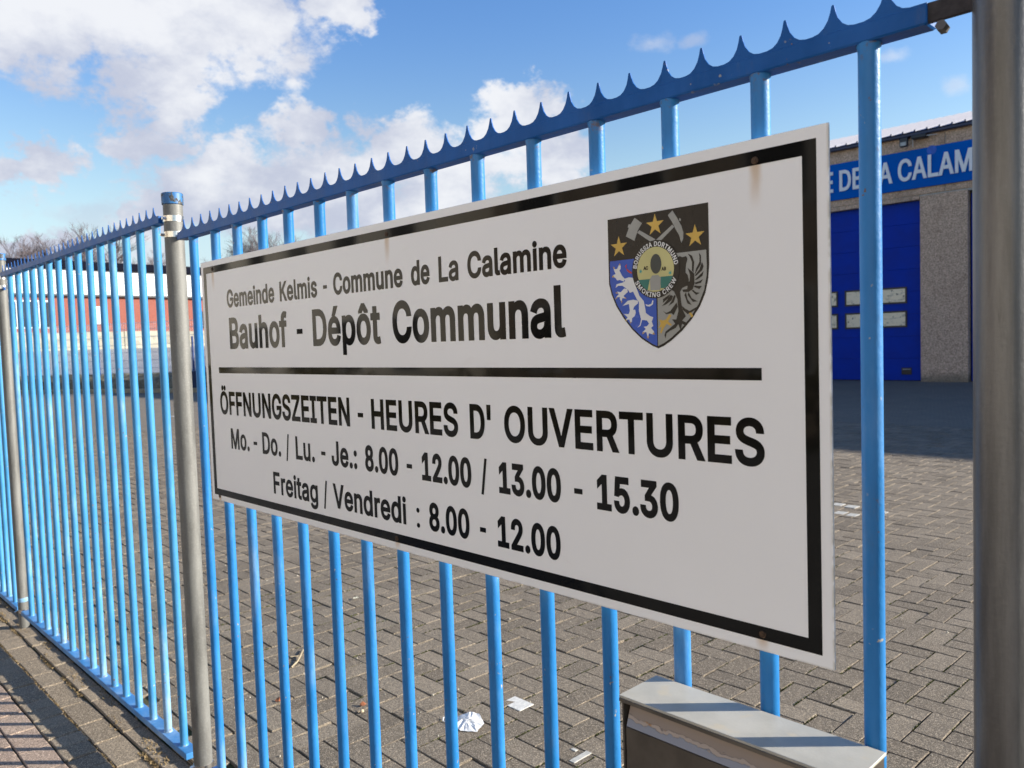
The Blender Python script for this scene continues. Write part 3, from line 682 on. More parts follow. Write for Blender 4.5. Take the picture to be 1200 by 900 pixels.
blocks = []
for i in range(-300, 60):
    for j in range(-40, 150):
        k = (i - j) % 4
        if k == 0:
            cx, cy = cell(i + 1, j + 0.5)
            a = TH
        elif k == 3:
            cx, cy = cell(i + 0.5, j + 1)
            a = TH + PI / 2
        else:
            continue
        if cy < 0.04 or cy > 12.5 or cx > 1.6:
            continue
        d2 = (cx - CAM.x) ** 2 + (cy - CAM.y) ** 2
        if d2 > 18 ** 2:
            continue
        pr = project((cx, cy, 0))
        if pr is None or not (-260 < pr[0] < 1460 and pr[1] < 1250):
            continue
        seen = 6 < pr[0] < 1136 and pr[1] < 895 and not in_sign(pr[0], pr[1]) and not (715 < pr[0] < 960 and pr[1] > 835)
        blocks.append((cx, cy, a, seen, pr[2]))
rb = random.Random(3)
vis = sorted([b for b in blocks if b[3]], key=lambda b: b[4])
top = set(id(b) for b in vis[:296])
me_b = block_mesh('paver', BV, BF, M['paver'])
fv, ff, fr = [], [], []
for b in blocks:
    cx, cy, a, seen, dz = b
    dzh = max(-0.006, min(0.003, rb.gauss(0, 0.0017)))
    ca, sa = math.cos(a + rb.uniform(-0.012, 0.012)), math.sin(a + rb.uniform(-0.012, 0.012))
    tx, ty = rb.gauss(0, 0.008), rb.gauss(0, 0.011)
    jx, jy = rb.uniform(-0.0012, 0.0012), rb.uniform(-0.0012, 0.0012)
    if cy < (0.098 if abs(a - TH) < 0.1 else 0.152):
        # cut to the straight edge along the fence
        pts_ = [(cx + x * ca - y * sa, cy + x * sa + y * ca) for x, y, z in BV[:4]]
        cl_ = []
        for i_ in range(4):
            p_, q_ = pts_[i_ - 1], pts_[i_]
            if (p_[1] > 0.040) != (q_[1] > 0.040):
                t_ = (0.040 - p_[1]) / (q_[1] - p_[1])
                cl_.append((p_[0] + (q_[0] - p_[0]) * t_, 0.040))
            if q_[1] > 0.040:
                cl_.append(q_)
        if len(cl_) >= 3:
            n, m_ = len(fv), len(cl_)
            fv += [(x, y, dzh) for x, y in cl_] + [(x, y, -0.03) for x, y in cl_]
            ff.append(tuple(n + i_ for i_ in range(m_)))
            for i_ in range(m_):
                j_ = (i_ + 1) % m_
                ff.append((n + i_, n + m_ + i_, n + m_ + j_, n + j_))
            fr += [rb.random()] * (m_ + 1)
        continue
    if id(b) in top:
        o = bpy.data.objects.new('paver', me_b)
        COL.objects.link(o)
        o.parent = yard
        o.rotation_euler = (ty, tx, a + jx * 8)
        o.location = (cx + jx, cy + jy, dzh)
    else:
        n = len(fv)
        for x, y, z in BV:
            fv.append((cx + jx + x * ca - y * sa, cy + jy + x * sa + y * ca, z + dzh + x * tx * 0.6 + y * ty * 0.6))
        ff += [tuple(n + q for q in f_) for f_ in BF]
        fr += [rb.random()] * len(BF)
me = bpy.data.meshes.new('paver_field')
me.from_pydata(fv, [], ff)
me.materials.append(M['paver_far'])
at = me.attributes.new('rnd', 'FLOAT', 'FACE')
nf = len(BF)
at.data.foreach_set('value', fr)
o = bpy.data.objects.new('paver_field', me)
COL.objects.link(o)
o.parent = yard
o['kind'] = 'stuff'
# far part of the yard, where single blocks are too small to tell apart: colour takes over


def far_yard_mat():
    m, q, b, pos = base_mat('far_paving')
    br = q.node('ShaderNodeTexBrick')
    br.inputs['Scale'].default_value = 1.0
    br.inputs['Brick Width'].default_value = 0.22
    br.inputs['Row Height'].default_value = 0.11
    br.inputs['Mortar Size'].default_value = 0.006
    br.inputs['Color1'].default_value = (0.165, 0.136, 0.101, 1)
    br.inputs['Color2'].default_value = (0.20, 0.166, 0.124, 1)
    br.inputs['Mortar'].default_value = (0.07, 0.06, 0.04, 1)
    q.l.new(pos, br.inputs['Vector'])
    p = q.noise(pos, 0.7, 5.0, 0.6)
    q.put(b.inputs['Base Color'], q.mix(q.ramp(p, 0.35, 0.7, 0.0, 0.4), br.outputs[0], (0.12, 0.105, 0.085)))
    b.inputs['Roughness'].default_value = 0.9
    return m


far = MB()
# everything of the yard beyond the modelled blocks
ring = []
for i in range(0, 41):
    w = PI * 0.99 - (PI * 0.99) * i / 40
    ring.append((CAM.x + 16.6 * math.cos(w), CAM.y + 16.6 * math.sin(w)))
far_mat = far_yard_mat()
# (built as one sheet just under the block tops, hidden where the blocks stand)
far.face([(-33, -0.02, -0.0075), (12, -0.02, -0.0075), (12, 40, -0.0075), (-19, 40, -0.0075), (-19, 17.1, -0.0075), (-45, 4.85, -0.0075), (-45, -0.02, -0.0075)][:0] or
         [(p[0], p[1], -0.004) for p in [(-16.2, 2.4), (-12.0, 12.4), (12, 12.4), (12, 40), (-19, 40), (-19, 17.1), (-45, 4.85), (-45, 2.4)]])
fy = build('far_paving', far, far_mat, yard)
fy['kind'] = 'stuff'

# painted white block ends in the yard
pm = build('pavement_marking', MB(), M['white_print'])
kind(pm, 'structure')
wpaint = simple('worn_white_paint', (0.42, 0.41, 0.37), 0.8, 0, 0.25, 40)
for nm, (x0, x1, y0, y1) in (('paint_patch', (-3.235, -3.145, 5.92, 6.03)), ('paint_patch', (-3.11, -3.01, 5.90, 6.01)), ('paint_patch', (-3.07, -2.985, 5.60, 5.71)), ('paint_patch', (-2.955, -2.875, 5.58, 5.69)), ('paint_patch', (-2.78, -2.73, 5.86, 5.93)),
                             ('paint_patch', (-20.2, -19.7, 6.45, 6.6))):
    build(nm, MB().box(x0, x1, y0, y1, -0.002, 0.0030), wpaint, pm)

# ---- near pavement outside the fence
pave = kind(build('pavement', MB().face([(-60, -2.3, -0.060), (8, -2.3, -0.060), (8, -0.18, -0.045), (-60, -0.18, -0.045)]).face([(-60, -0.18, -0.045), (8, -0.18, -0.045), (8, -0.06, -0.042), (-60, -0.06, -0.042)]).face([(-60, -0.06, -0.042), (8, -0.06, -0.042), (8, -0.045, -0.034), (-60, -0.045, -0.034)]).face([(-60, -0.045, -0.034), (8, -0.045, -0.034), (8, 0.05, -0.032), (-60, 0.05, -0.032)]), M['bed']), 'structure')
build('kerb_edge', MB().box(-60, 8, -2.42, -2.30, -0.118, -0.03), M['kerb_grey'], pave)
rp = random.Random(11)


def zn(y):
    """surface height outside the fence: falls a little away from the fence"""
    return -0.026 if y > -0.05 else -0.033 - (-0.05 - y) * 0.01


def row(name, y0, y1, x0, x1, L, mat, jit=0.0, tilt=0.02, h=0.05, off=0.0):
    x = x0 + off
    W = y1 - y0
    cache = {}
    while x < x1:
        l = L * (1 + rp.uniform(-jit, jit))
        key = round(l, 3)
        if key not in cache:
            v, f = block_geo(l, W, h, 0.0035, 0.0045)
            cache[key] = block_mesh(name, v, f, mat)
        cy = (y0 + y1) / 2
        pr = project((x + l / 2, cy, zn(cy)))
        if pr and -120 < pr[0] < 420 and pr[1] < 1050:
            o_ = bpy.data.objects.new(name, cache[key])
            COL.objects.link(o_)
            o_.parent = pave
            o_.location = (x + l / 2, cy + rp.uniform(-0.003, 0.003), zn(cy) + rp.uniform(-0.0025, 0.0025))
            o_.rotation_euler = (rp.uniform(-tilt, tilt), rp.uniform(-tilt, tilt), rp.uniform(-0.01, 0.01))
        x += l


row('kerb_stone', -0.052, 0.036, -8.5, -1.0, 0.30, M['kerb_grey'], 0.5, 0.008)
row('kerb_stone', -0.166, -0.0535, -8.5, -1.0, 0.24, M['kerb_grey'], 0.3, 0.018, off=0.08)
row('kerb_stone', -0.292, -0.1665, -8.5, -1.0, 0.122, M['kerb_grey'], 0.08, 0.014)
for k in range(8):
    row('paving_block', -0.412 - 0.118 * k, -0.294 - 0.118 * k, -9.5, -1.5, 0.222, M['pink_paver'], 0.0, 0.008, off=0.111 * (k % 2))
# the rest of the footway, out of the picture
kind(build('footway_far', MB().box(-60, -8.6, -2.3, -0.02, -0.09, -0.034).box(-8.6, 8, -2.3, -1.25, -0.09, -0.036), M['pink_paver'], pave), 'stuff')

# moss and dry tufts in the joints
mv = MB()
rm = random.Random(5)


def tuft(mb, x, y, z, r, n):
    for _ in range(n):
        a, rr = rm.uniform(0, 2 * PI), r * rm.random() ** 0.5
        px_, py_ = x + rr * math.cos(a), y + rr * math.sin(a)
        s_ = rm.uniform(0.002, 0.005)
        h_ = rm.uniform(0.003, 0.009)
        w = rm.uniform(0, 2 * PI)
        mb.face([(px_ - s_ * math.cos(w), py_ - s_ * math.sin(w), z), (px_ + s_ * math.cos(w), py_ + s_ * math.sin(w), z), (px_ + rm.uniform(-.004, .004), py_ + rm.uniform(-.004, .004), z + h_)])


for i in range(-34, 10):                       # mossy joints between the yard blocks (they run away from the fence)
    for j in range(-12, 34):
        if (i - 1 - j) % 4 == 0:
            continue
        cx, cy = cell(i, j + 0.5)
        if cy < 0.2 or cy > 4.5:
            continue
        pr = project((cx, cy, 0))
        if not pr or not (0 < pr[0] < 1150 and pr[1] < 950):
            continue
        if rm.random() < 0.55:
            for _ in range(14 if cy < 3 else 8):
                t = rm.uniform(-0.5, 0.5)
                x_, y_ = cell(i, j + 0.5 + t)
                tuft(mv, x_, y_, -0.0045, 0.0028, 4)
kind(build('moss', mv, M['moss']), 'stuff', 'green moss in the joints between the yard pavers')
dv = MB()
for _ in range(900):
    x_ = rm.uniform(-6.5, -2.6)
    cl = math.sin(x_ * 5.3) + math.sin(x_ * 11.7 + 1)
    if cl < 0.2:
        continue
    tuft(dv, x_, -0.055 + rm.uniform(-0.010, 0.006), -0.034, 0.008, 4)
for _ in range(500):
    x_ = rm.uniform(-6.5, -2.8)
    tuft(dv, x_, -0.168 + rm.uniform(-0.004, 0.004), -0.038, 0.004, 3)
for _ in range(1400):
    x_, y_ = rm.uniform(-6.5, -3.0), rm.uniform(-0.05, 0.035)
    if math.sin(x_ * 9) * math.sin(y_ * 60 + x_ * 3) > 0.2:
        s_ = rm.uniform(0.0015, 0.004)
        dv.box(x_, x_ + s_ * 1.5, y_, y_ + s_, -0.03, -0.024 + s_ * 0.6)
kind(build('weeds', dv, [M['dead_grass']]), 'stuff', 'dry weeds and crumbs between the kerb stones along the fence foot')

# ================================================================== FENCE
ZR0, ZR1 = 1.964, 1.990                        # top rail
BARS2 = [-2.715, -2.546, -2.384, -2.221, -2.061, -1.899, -1.740, -1.582, -1.421, -1.261, -1.102, -0.942, -0.781, -0.621, -0.459]
BARS1 = [-5.25, -5.08, -4.921, -4.773, -4.62, -4.46, -4.298, -4.132, -3.986, -3.829, -3.68, -3.522, -3.362, -3.205, -3.047]
BARS0 = [x - 2.585 for x in BARS1]


def spike_poly(x0, n, pitch, xa, xb, dz):
    """comb of curved thorns along the top rail, as a polygon in (x, z)"""
    pts = []
    zb = ZR1 + 0.001 + dz
    ZA = ZR1 - 0.002 + dz
    zt = ZR1 + 0.037 + dz
    up = []
    rs = random.Random(int(xa * 100))
    zt0 = zt
    for i in range(n):
        c = x0 + i * pitch + rs.uniform(-0.0008, 0.0008)
        zt = zt0 + rs.uniform(-0.0018, 0.001)
        lean = rs.uniform(-0.0016, 0.0016)
        hw = pitch * 0.42
        prof = [(-hw, 0.0), (-hw * 0.70, 0.055), (-hw * 0.45, 0.20), (-hw * 0.24, 0.45), (-hw * 0.13, 0.72), (-hw * 0.06, 0.97), (0, 1.0),
                (hw * 0.06, 0.97), (hw * 0.13, 0.72), (hw * 0.24, 0.45), (hw * 0.45, 0.20), (hw * 0.70, 0.055), (hw, 0.0)]
        up += [(c + dx + lean * t, zb + (zt - zb) * t) for dx, t in prof]
    up = [p for p in up if xa < p[0] < xb]
    return [(xb, ZA), (xb, zb)] + up[::-1] + [(xa, zb), (xa, ZA)]


def panel(xa, xb, bars, xs0, ns, label, bar_mat, rail_mat, low_mat, dz=0.0):
    t = thing('bar_fence', ((xa + xb) / 2, 0, 0), label, 'fence', 'blue bar fence sections between the posts')
    # hollow section rails with a soft edge
    build('top_rail', MB().bbox(xa, xb, -0.0175, 0.0175, ZR0 + dz, ZR1 + dz, 0.0022), rail_mat, t)
    build('bottom_rail', MB().bbox(xa, xb, -0.026, 0.026, 0.0625, 0.087, 0.0025), low_mat, t)
    me_ = fill_mesh('spike_strip', [spike_poly(xs0, ns, 0.0703, xa, xb, dz)], 0.0013)
    me_.materials.clear()
    me_.materials.append(rail_mat)
    s_ = bpy.data.objects.new('spike_strip', me_)
    link(s_, t)
    s_.matrix_basis = Matrix.Translation(Vector((0, -0.0155, 0)) - Vector(WL[t.name])) @ Matrix.Rotation(PI / 2, 4, 'X')
    mb = MB()
    r = 0.0145
    mb.lathe(0, 0, [(r * 1.28, 0.0855), (r * 1.06, 0.0895), (r, 0.093), (r, 0.6), (r, 1.2), (r, 1.955 + dz), (r * 1.15, ZR0 + 0.001 + dz)], 20)
    first = None
    for x in bars:
        if first is None:
            first = build('bar', mb, bar_mat, None, True)
            first.parent = t
            first.location = Vector((x, 0, 0)) - Vector(WL[t.name])
            base_x = x
        else:
            clone(first, t, (x - base_x, 0, 0)).rotation_euler = (random.uniform(-.0006, .0006), random.uniform(-.0012, .0012), random.uniform(0, 6))
    return t


panel(-2.806, -0.379, BARS2, -2.750, 34, 'blue bar fence panel that carries the white sign', M['blue_bar'], M['blue_rail'], M['blue_rail'])
panel(-5.391, -2.968, BARS1, -5.335, 34, 'blue bar fence panel between the two round posts on the left', M['blue_bar_chalky'], M['blue_rail'], M['blue_rail_chalky'], 0.078)
panel(-7.976, -5.512, BARS0, -7.92, 34, 'farthest blue fence panel, beyond the last post at the left edge', M['blue_bar_chalky'], M['blue_rail'], M['blue_rail_chalky'], 0.078)


def post(x, label, mat, r=0.0328, top=2.135):
    t = thing('fence_post', (x, 0, 0), label, 'fence post', 'round galvanised fence posts')
    build('pipe', MB().lathe(x, 0, [(r, -0.06), (r, 0.4), (r, 0.8), (r, 1.2), (r, 1.6), (r, top - 0.03), (r * 0.92, top - 0.028)], 40), mat, t, True)
    build('cap', MB().lathe(x, 0, [(r, top - 0.041), (r * 1.10, top - 0.039), (r * 1.11, top - 0.003), (r * 1.04, top), (r * 0.5, top + 0.001)], 40), M['cap'], t, True)
    # sheet clamps with their bolts, holding the rails of both panels
    for z, s_ in ((2.045, 1), (1.990, -1), (0.072, -1)):
        c = build('clamp', MB().lathe(x, 0, [(r, z - 0.0105), (r * 1.05, z - 0.010), (r * 1.05, z + 0.010), (r, z + 0.0105)], 40), M['steel_bright'], t, True)
        build('bolt', MB().tube((x + s_ * 0.012, -0.032, z), (x + s_ * 0.012, -0.044, z), 0.0055, n=6), M['steel_bright'], c)
    build('bracket', MB().box(x + 0.026, x + 0.066, -0.004, 0.004, 1.970, 1.988), M['blue_rail'], t)
    build('bracket', MB().box(x - 0.105, x - 0.026, -0.004, 0.004, 2.046, 2.066), M['blue_rail'], t)
    return t


post(-2.875, 'grey round fence post with peeling blue cap, left of the white sign', M['galv'])
post(-5.452, 'grey round fence post at the left edge, farthest along the fence', M['galv'], 0.027, 2.185)
build('paint_band', MB().lathe(-5.452, 0, [(0.027, 0.128), (0.0276, 0.13), (0.0276, 0.150), (0.027, 0.152)], 40), M['blue_bar_chalky'], bpy.data.objects['fence_post.001'], True)
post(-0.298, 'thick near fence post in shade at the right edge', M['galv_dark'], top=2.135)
# worn bracket bridging the rail end and the right post
br = thing('rail_bracket', (-0.36, -0.01, 1.97), 'rusty dark bracket joining the top rail to the right post', 'bracket')
build('plate', MB().bbox(-0.384, -0.318, -0.014, -0.006, 1.966, 1.991, 0.001), simple('rusty_bracket', (0.035, 0.03, 0.032), 0.7, 0.3, 0.5, 60), br)
build('nut', MB().tube((-0.362, -0.006, 1.955), (-0.362, -0.020, 1.957), 0.007, n=6), simple('nut_dark', (0.12, 0.11, 0.10), 0.5, 0.6), br)

# ================================================================== SIGN
SX0, SZ0, SW, SH, SY = -2.5843, 1.0941, 2.0837, 0.7698, -0.035
SCREWS = [(0.087, 0.743), (1.036, 0.741), (1.9725, 0.738), (0.055, 0.014), (1.029, 0.0275), (1.9726, 0.0262)]


def sign_mat():
    m, q, b, pos = base_mat('sign_white')
    s3 = q.node('ShaderNodeSeparateXYZ')
    q.l.new(pos, s3.inputs[0])
    X, Z = s3.outputs[0], s3.outputs[2]
    base = q.mix(q.ramp(q.noise(pos, 1.6, 4.0, 0.6), 0.3, 0.7), (0.82, 0.81, 0.795), (0.845, 0.835, 0.82))
    # faint smudges and old wipe marks
    sm = q.noise(q.vscale(pos, (1.0, 1.0, 2.6)), 5.0, 5.0, 0.7, 1.5)
    base = q.mix(q.ramp(sm, 0.60, 0.85, 0.0, 0.12), base, (0.52, 0.45, 0.37))
    sc = q.noise(q.vscale(pos, (1.0, 1.0, 4.0)), 9.0, 3.0, 0.5, 3.0)
    line = q.m('SUBTRACT', 1.0, q.m('MINIMUM', q.m('MULTIPLY', q.m('ABSOLUTE', q.m('SUBTRACT', sc, 0.5)), 160.0), 1.0))
    base = q.mix(q.m('MULTIPLY', line, q.ramp(q.noise(pos, 3.0, 2.0), 0.60, 0.70, 0.0, 0.12)), base, (0.45, 0.37, 0.28))
    # rust that has run down from the screws
    wob = q.m('MULTIPLY', q.m('SUBTRACT', q.noise(q.vscale(pos, (1, 1, 0.4)), 60.0, 3.0), 0.5), 0.010)
    tot = None
    for sx, sz in SCREWS:
        ln = 0.085 if sz > 0.5 else 0.035
        wd = 0.0085
        dx = q.m('ABSOLUTE', q.m('ADD', q.m('SUBTRACT', X, SX0 + sx), wob))
        dz = q.m('SUBTRACT', SZ0 + sz + 0.004, Z)
        ex = q.ramp(dx, wd * 0.15, wd * 1.6, 1.0, 0.0)
        ez = q.m('MULTIPLY', q.ramp(dz, -0.004, 0.004), q.ramp(dz, 0.01, ln, 1.0, 0.0))
        k = q.m('MULTIPLY', ex, ez)
        tot = k if tot is None else q.m('ADD', tot, k)
    tot = q.m('MINIMUM', q.m('MULTIPLY', tot, 0.58), 0.7)
    base = q.mix(tot, base, (0.50, 0.28, 0.075))
    # grime along the right and lower rims
    eg = q.m('MAXIMUM', q.ramp(X, SX0 + SW - 0.0045, SX0 + SW, 0.0, 0.45), q.ramp(Z, SZ0, SZ0 + 0.004, 0.3, 0.0))
    base = q.mix(q.m('MULTIPLY', eg, q.ramp(q.noise(pos, 40.0), 0.35, 0.6)), base, (0.30, 0.24, 0.13))
    q.put(b.inputs['Base Color'], base)
    b.inputs['Roughness'].default_value = 0.32
    b.inputs['Specular IOR Level'].default_value = 0.35
    return m


def print_mat(name, col, rough=0.12, spec=0.4):
    m, q, b, pos = base_mat(name)
    b.inputs['Specular IOR Level'].default_value = spec
    n = q.noise(pos, 12.0, 4.0)
    q.put(b.inputs['Base Color'], q.mix(q.ramp(n, 0.4, 0.7), col, tuple(c * 1.15 + 0.001 for c in col)))
    q.put(b.inputs['Roughness'], q.ramp(n, 0.3, 0.7, rough * 0.8, rough * 1.3))
    return m


M['black'] = print_mat('black_print', (0.0065, 0.006, 0.0055), 0.05, 0.17)
sign = thing('sign', (SX0 + SW / 2, SY, SZ0), 'large white opening hours sign with black border, screwed to the blue fence bars', 'sign')
build('board', MB().bbox(SX0, SX0 + SW, SY, SY + 0.004, SZ0, SZ0 + SH, 0.0005), sign_mat(), sign)
ORG = (SX0, SZ0)
EPS = SY - 0.0004


def ringp(i0, i1):
    return [[(i0, i0), (SW - i0, i0), (SW - i0, SH - i0), (i0, SH - i0)], [(i1, i1), (i1, SH - i1), (SW - i1, SH - i1), (SW - i1, i1)]]


flat('border', ringp(0.0175, 0.0385), ORG, M['black'], sign, EPS)
flat('divider_line', [[(0.0968, 0.4132), (1.978, 0.4132), (1.978, 0.4320), (0.0968, 0.4320)]], ORG, M['black'], sign, EPS)
LINES = [
    (0.6155, 0.0550, 0.0106, [("Gemeinde", 0.1803, 0.4843), ("Kelmis", 0.5164, 0.7169), ("-", 0.7474, 0.7662), ("Commune", 0.7969, 1.0920), ("de", 1.1241, 1.1910), ("La", 1.2227, 1.2885), ("Calamine", 1.3177, 1.5941)]),
    (0.4880, 0.0966, 0.0185, [("Bauhof", 0.1870, 0.5487), ("-", 0.6014, 0.6325), ("Dépôt", 0.6860, 0.9969), ("Communal", 1.0457, 1.5870)]),
    (0.2830, 0.0730, 0.0136, [("ÖFFNUNGSZEITEN", 0.0942, 0.8473), ("-", 0.8835, 0.9077), ("HEURES", 0.9430, 1.2692), ("D'", 1.3081, 1.3739), ("OUVERTURES", 1.4129, 1.9808)]),
    (0.1770, 0.0642, 0.0122, [("Mo.", 0.1595, 0.2842), ("-", 0.3115, 0.3351), ("Do.", 0.3685, 0.4805), ("/", 0.5101, 0.5290), ("Lu.", 0.5650, 0.6664), ("-", 0.7001, 0.7220), ("Je.:", 0.7519, 0.8716), ("8.00", 0.9076, 1.0464), ("-", 1.0788, 1.0997), ("12.00", 1.1360, 1.3068), ("/", 1.3370, 1.3566), ("13.00", 1.3917, 1.5630), ("-", 1.5960, 1.6164), ("15.30", 1.6504, 1.8256)]),
    (0.0655, 0.0642, 0.0122, [("Freitag", 0.4257, 0.6738), ("/", 0.7031, 0.7224), ("Vendredi", 0.7515, 1.0700), (":", 1.1092, 1.1214), ("8.00", 1.1559, 1.2948), ("-", 1.3281, 1.3467), ("12.00", 1.3827, 1.5578)])]
for bs, cp, stm, words in LINES:
    for txt, x0, x1 in words:
        flat('word', text_polys(txt, x0, x1, bs, cp, stm, 16), ORG, M['black'], sign, EPS)
rust = simple('rusty_screw', (0.07, 0.040, 0.022), 0.6, 0.4, 0.5, 300)
for sx, sz in SCREWS:
    a = MB().tube((SX0 + sx, SY + 0.001, SZ0 + sz), (SX0 + sx, SY - 0.0022, SZ0 + sz), 0.0066, 0.0050, 16)
    a.tube((SX0 + sx, SY - 0.002, SZ0 + sz), (SX0 + sx, SY - 0.0034, SZ0 + sz), 0.0028, 0.0024, 6)
    build('screw', a, rust, sign)
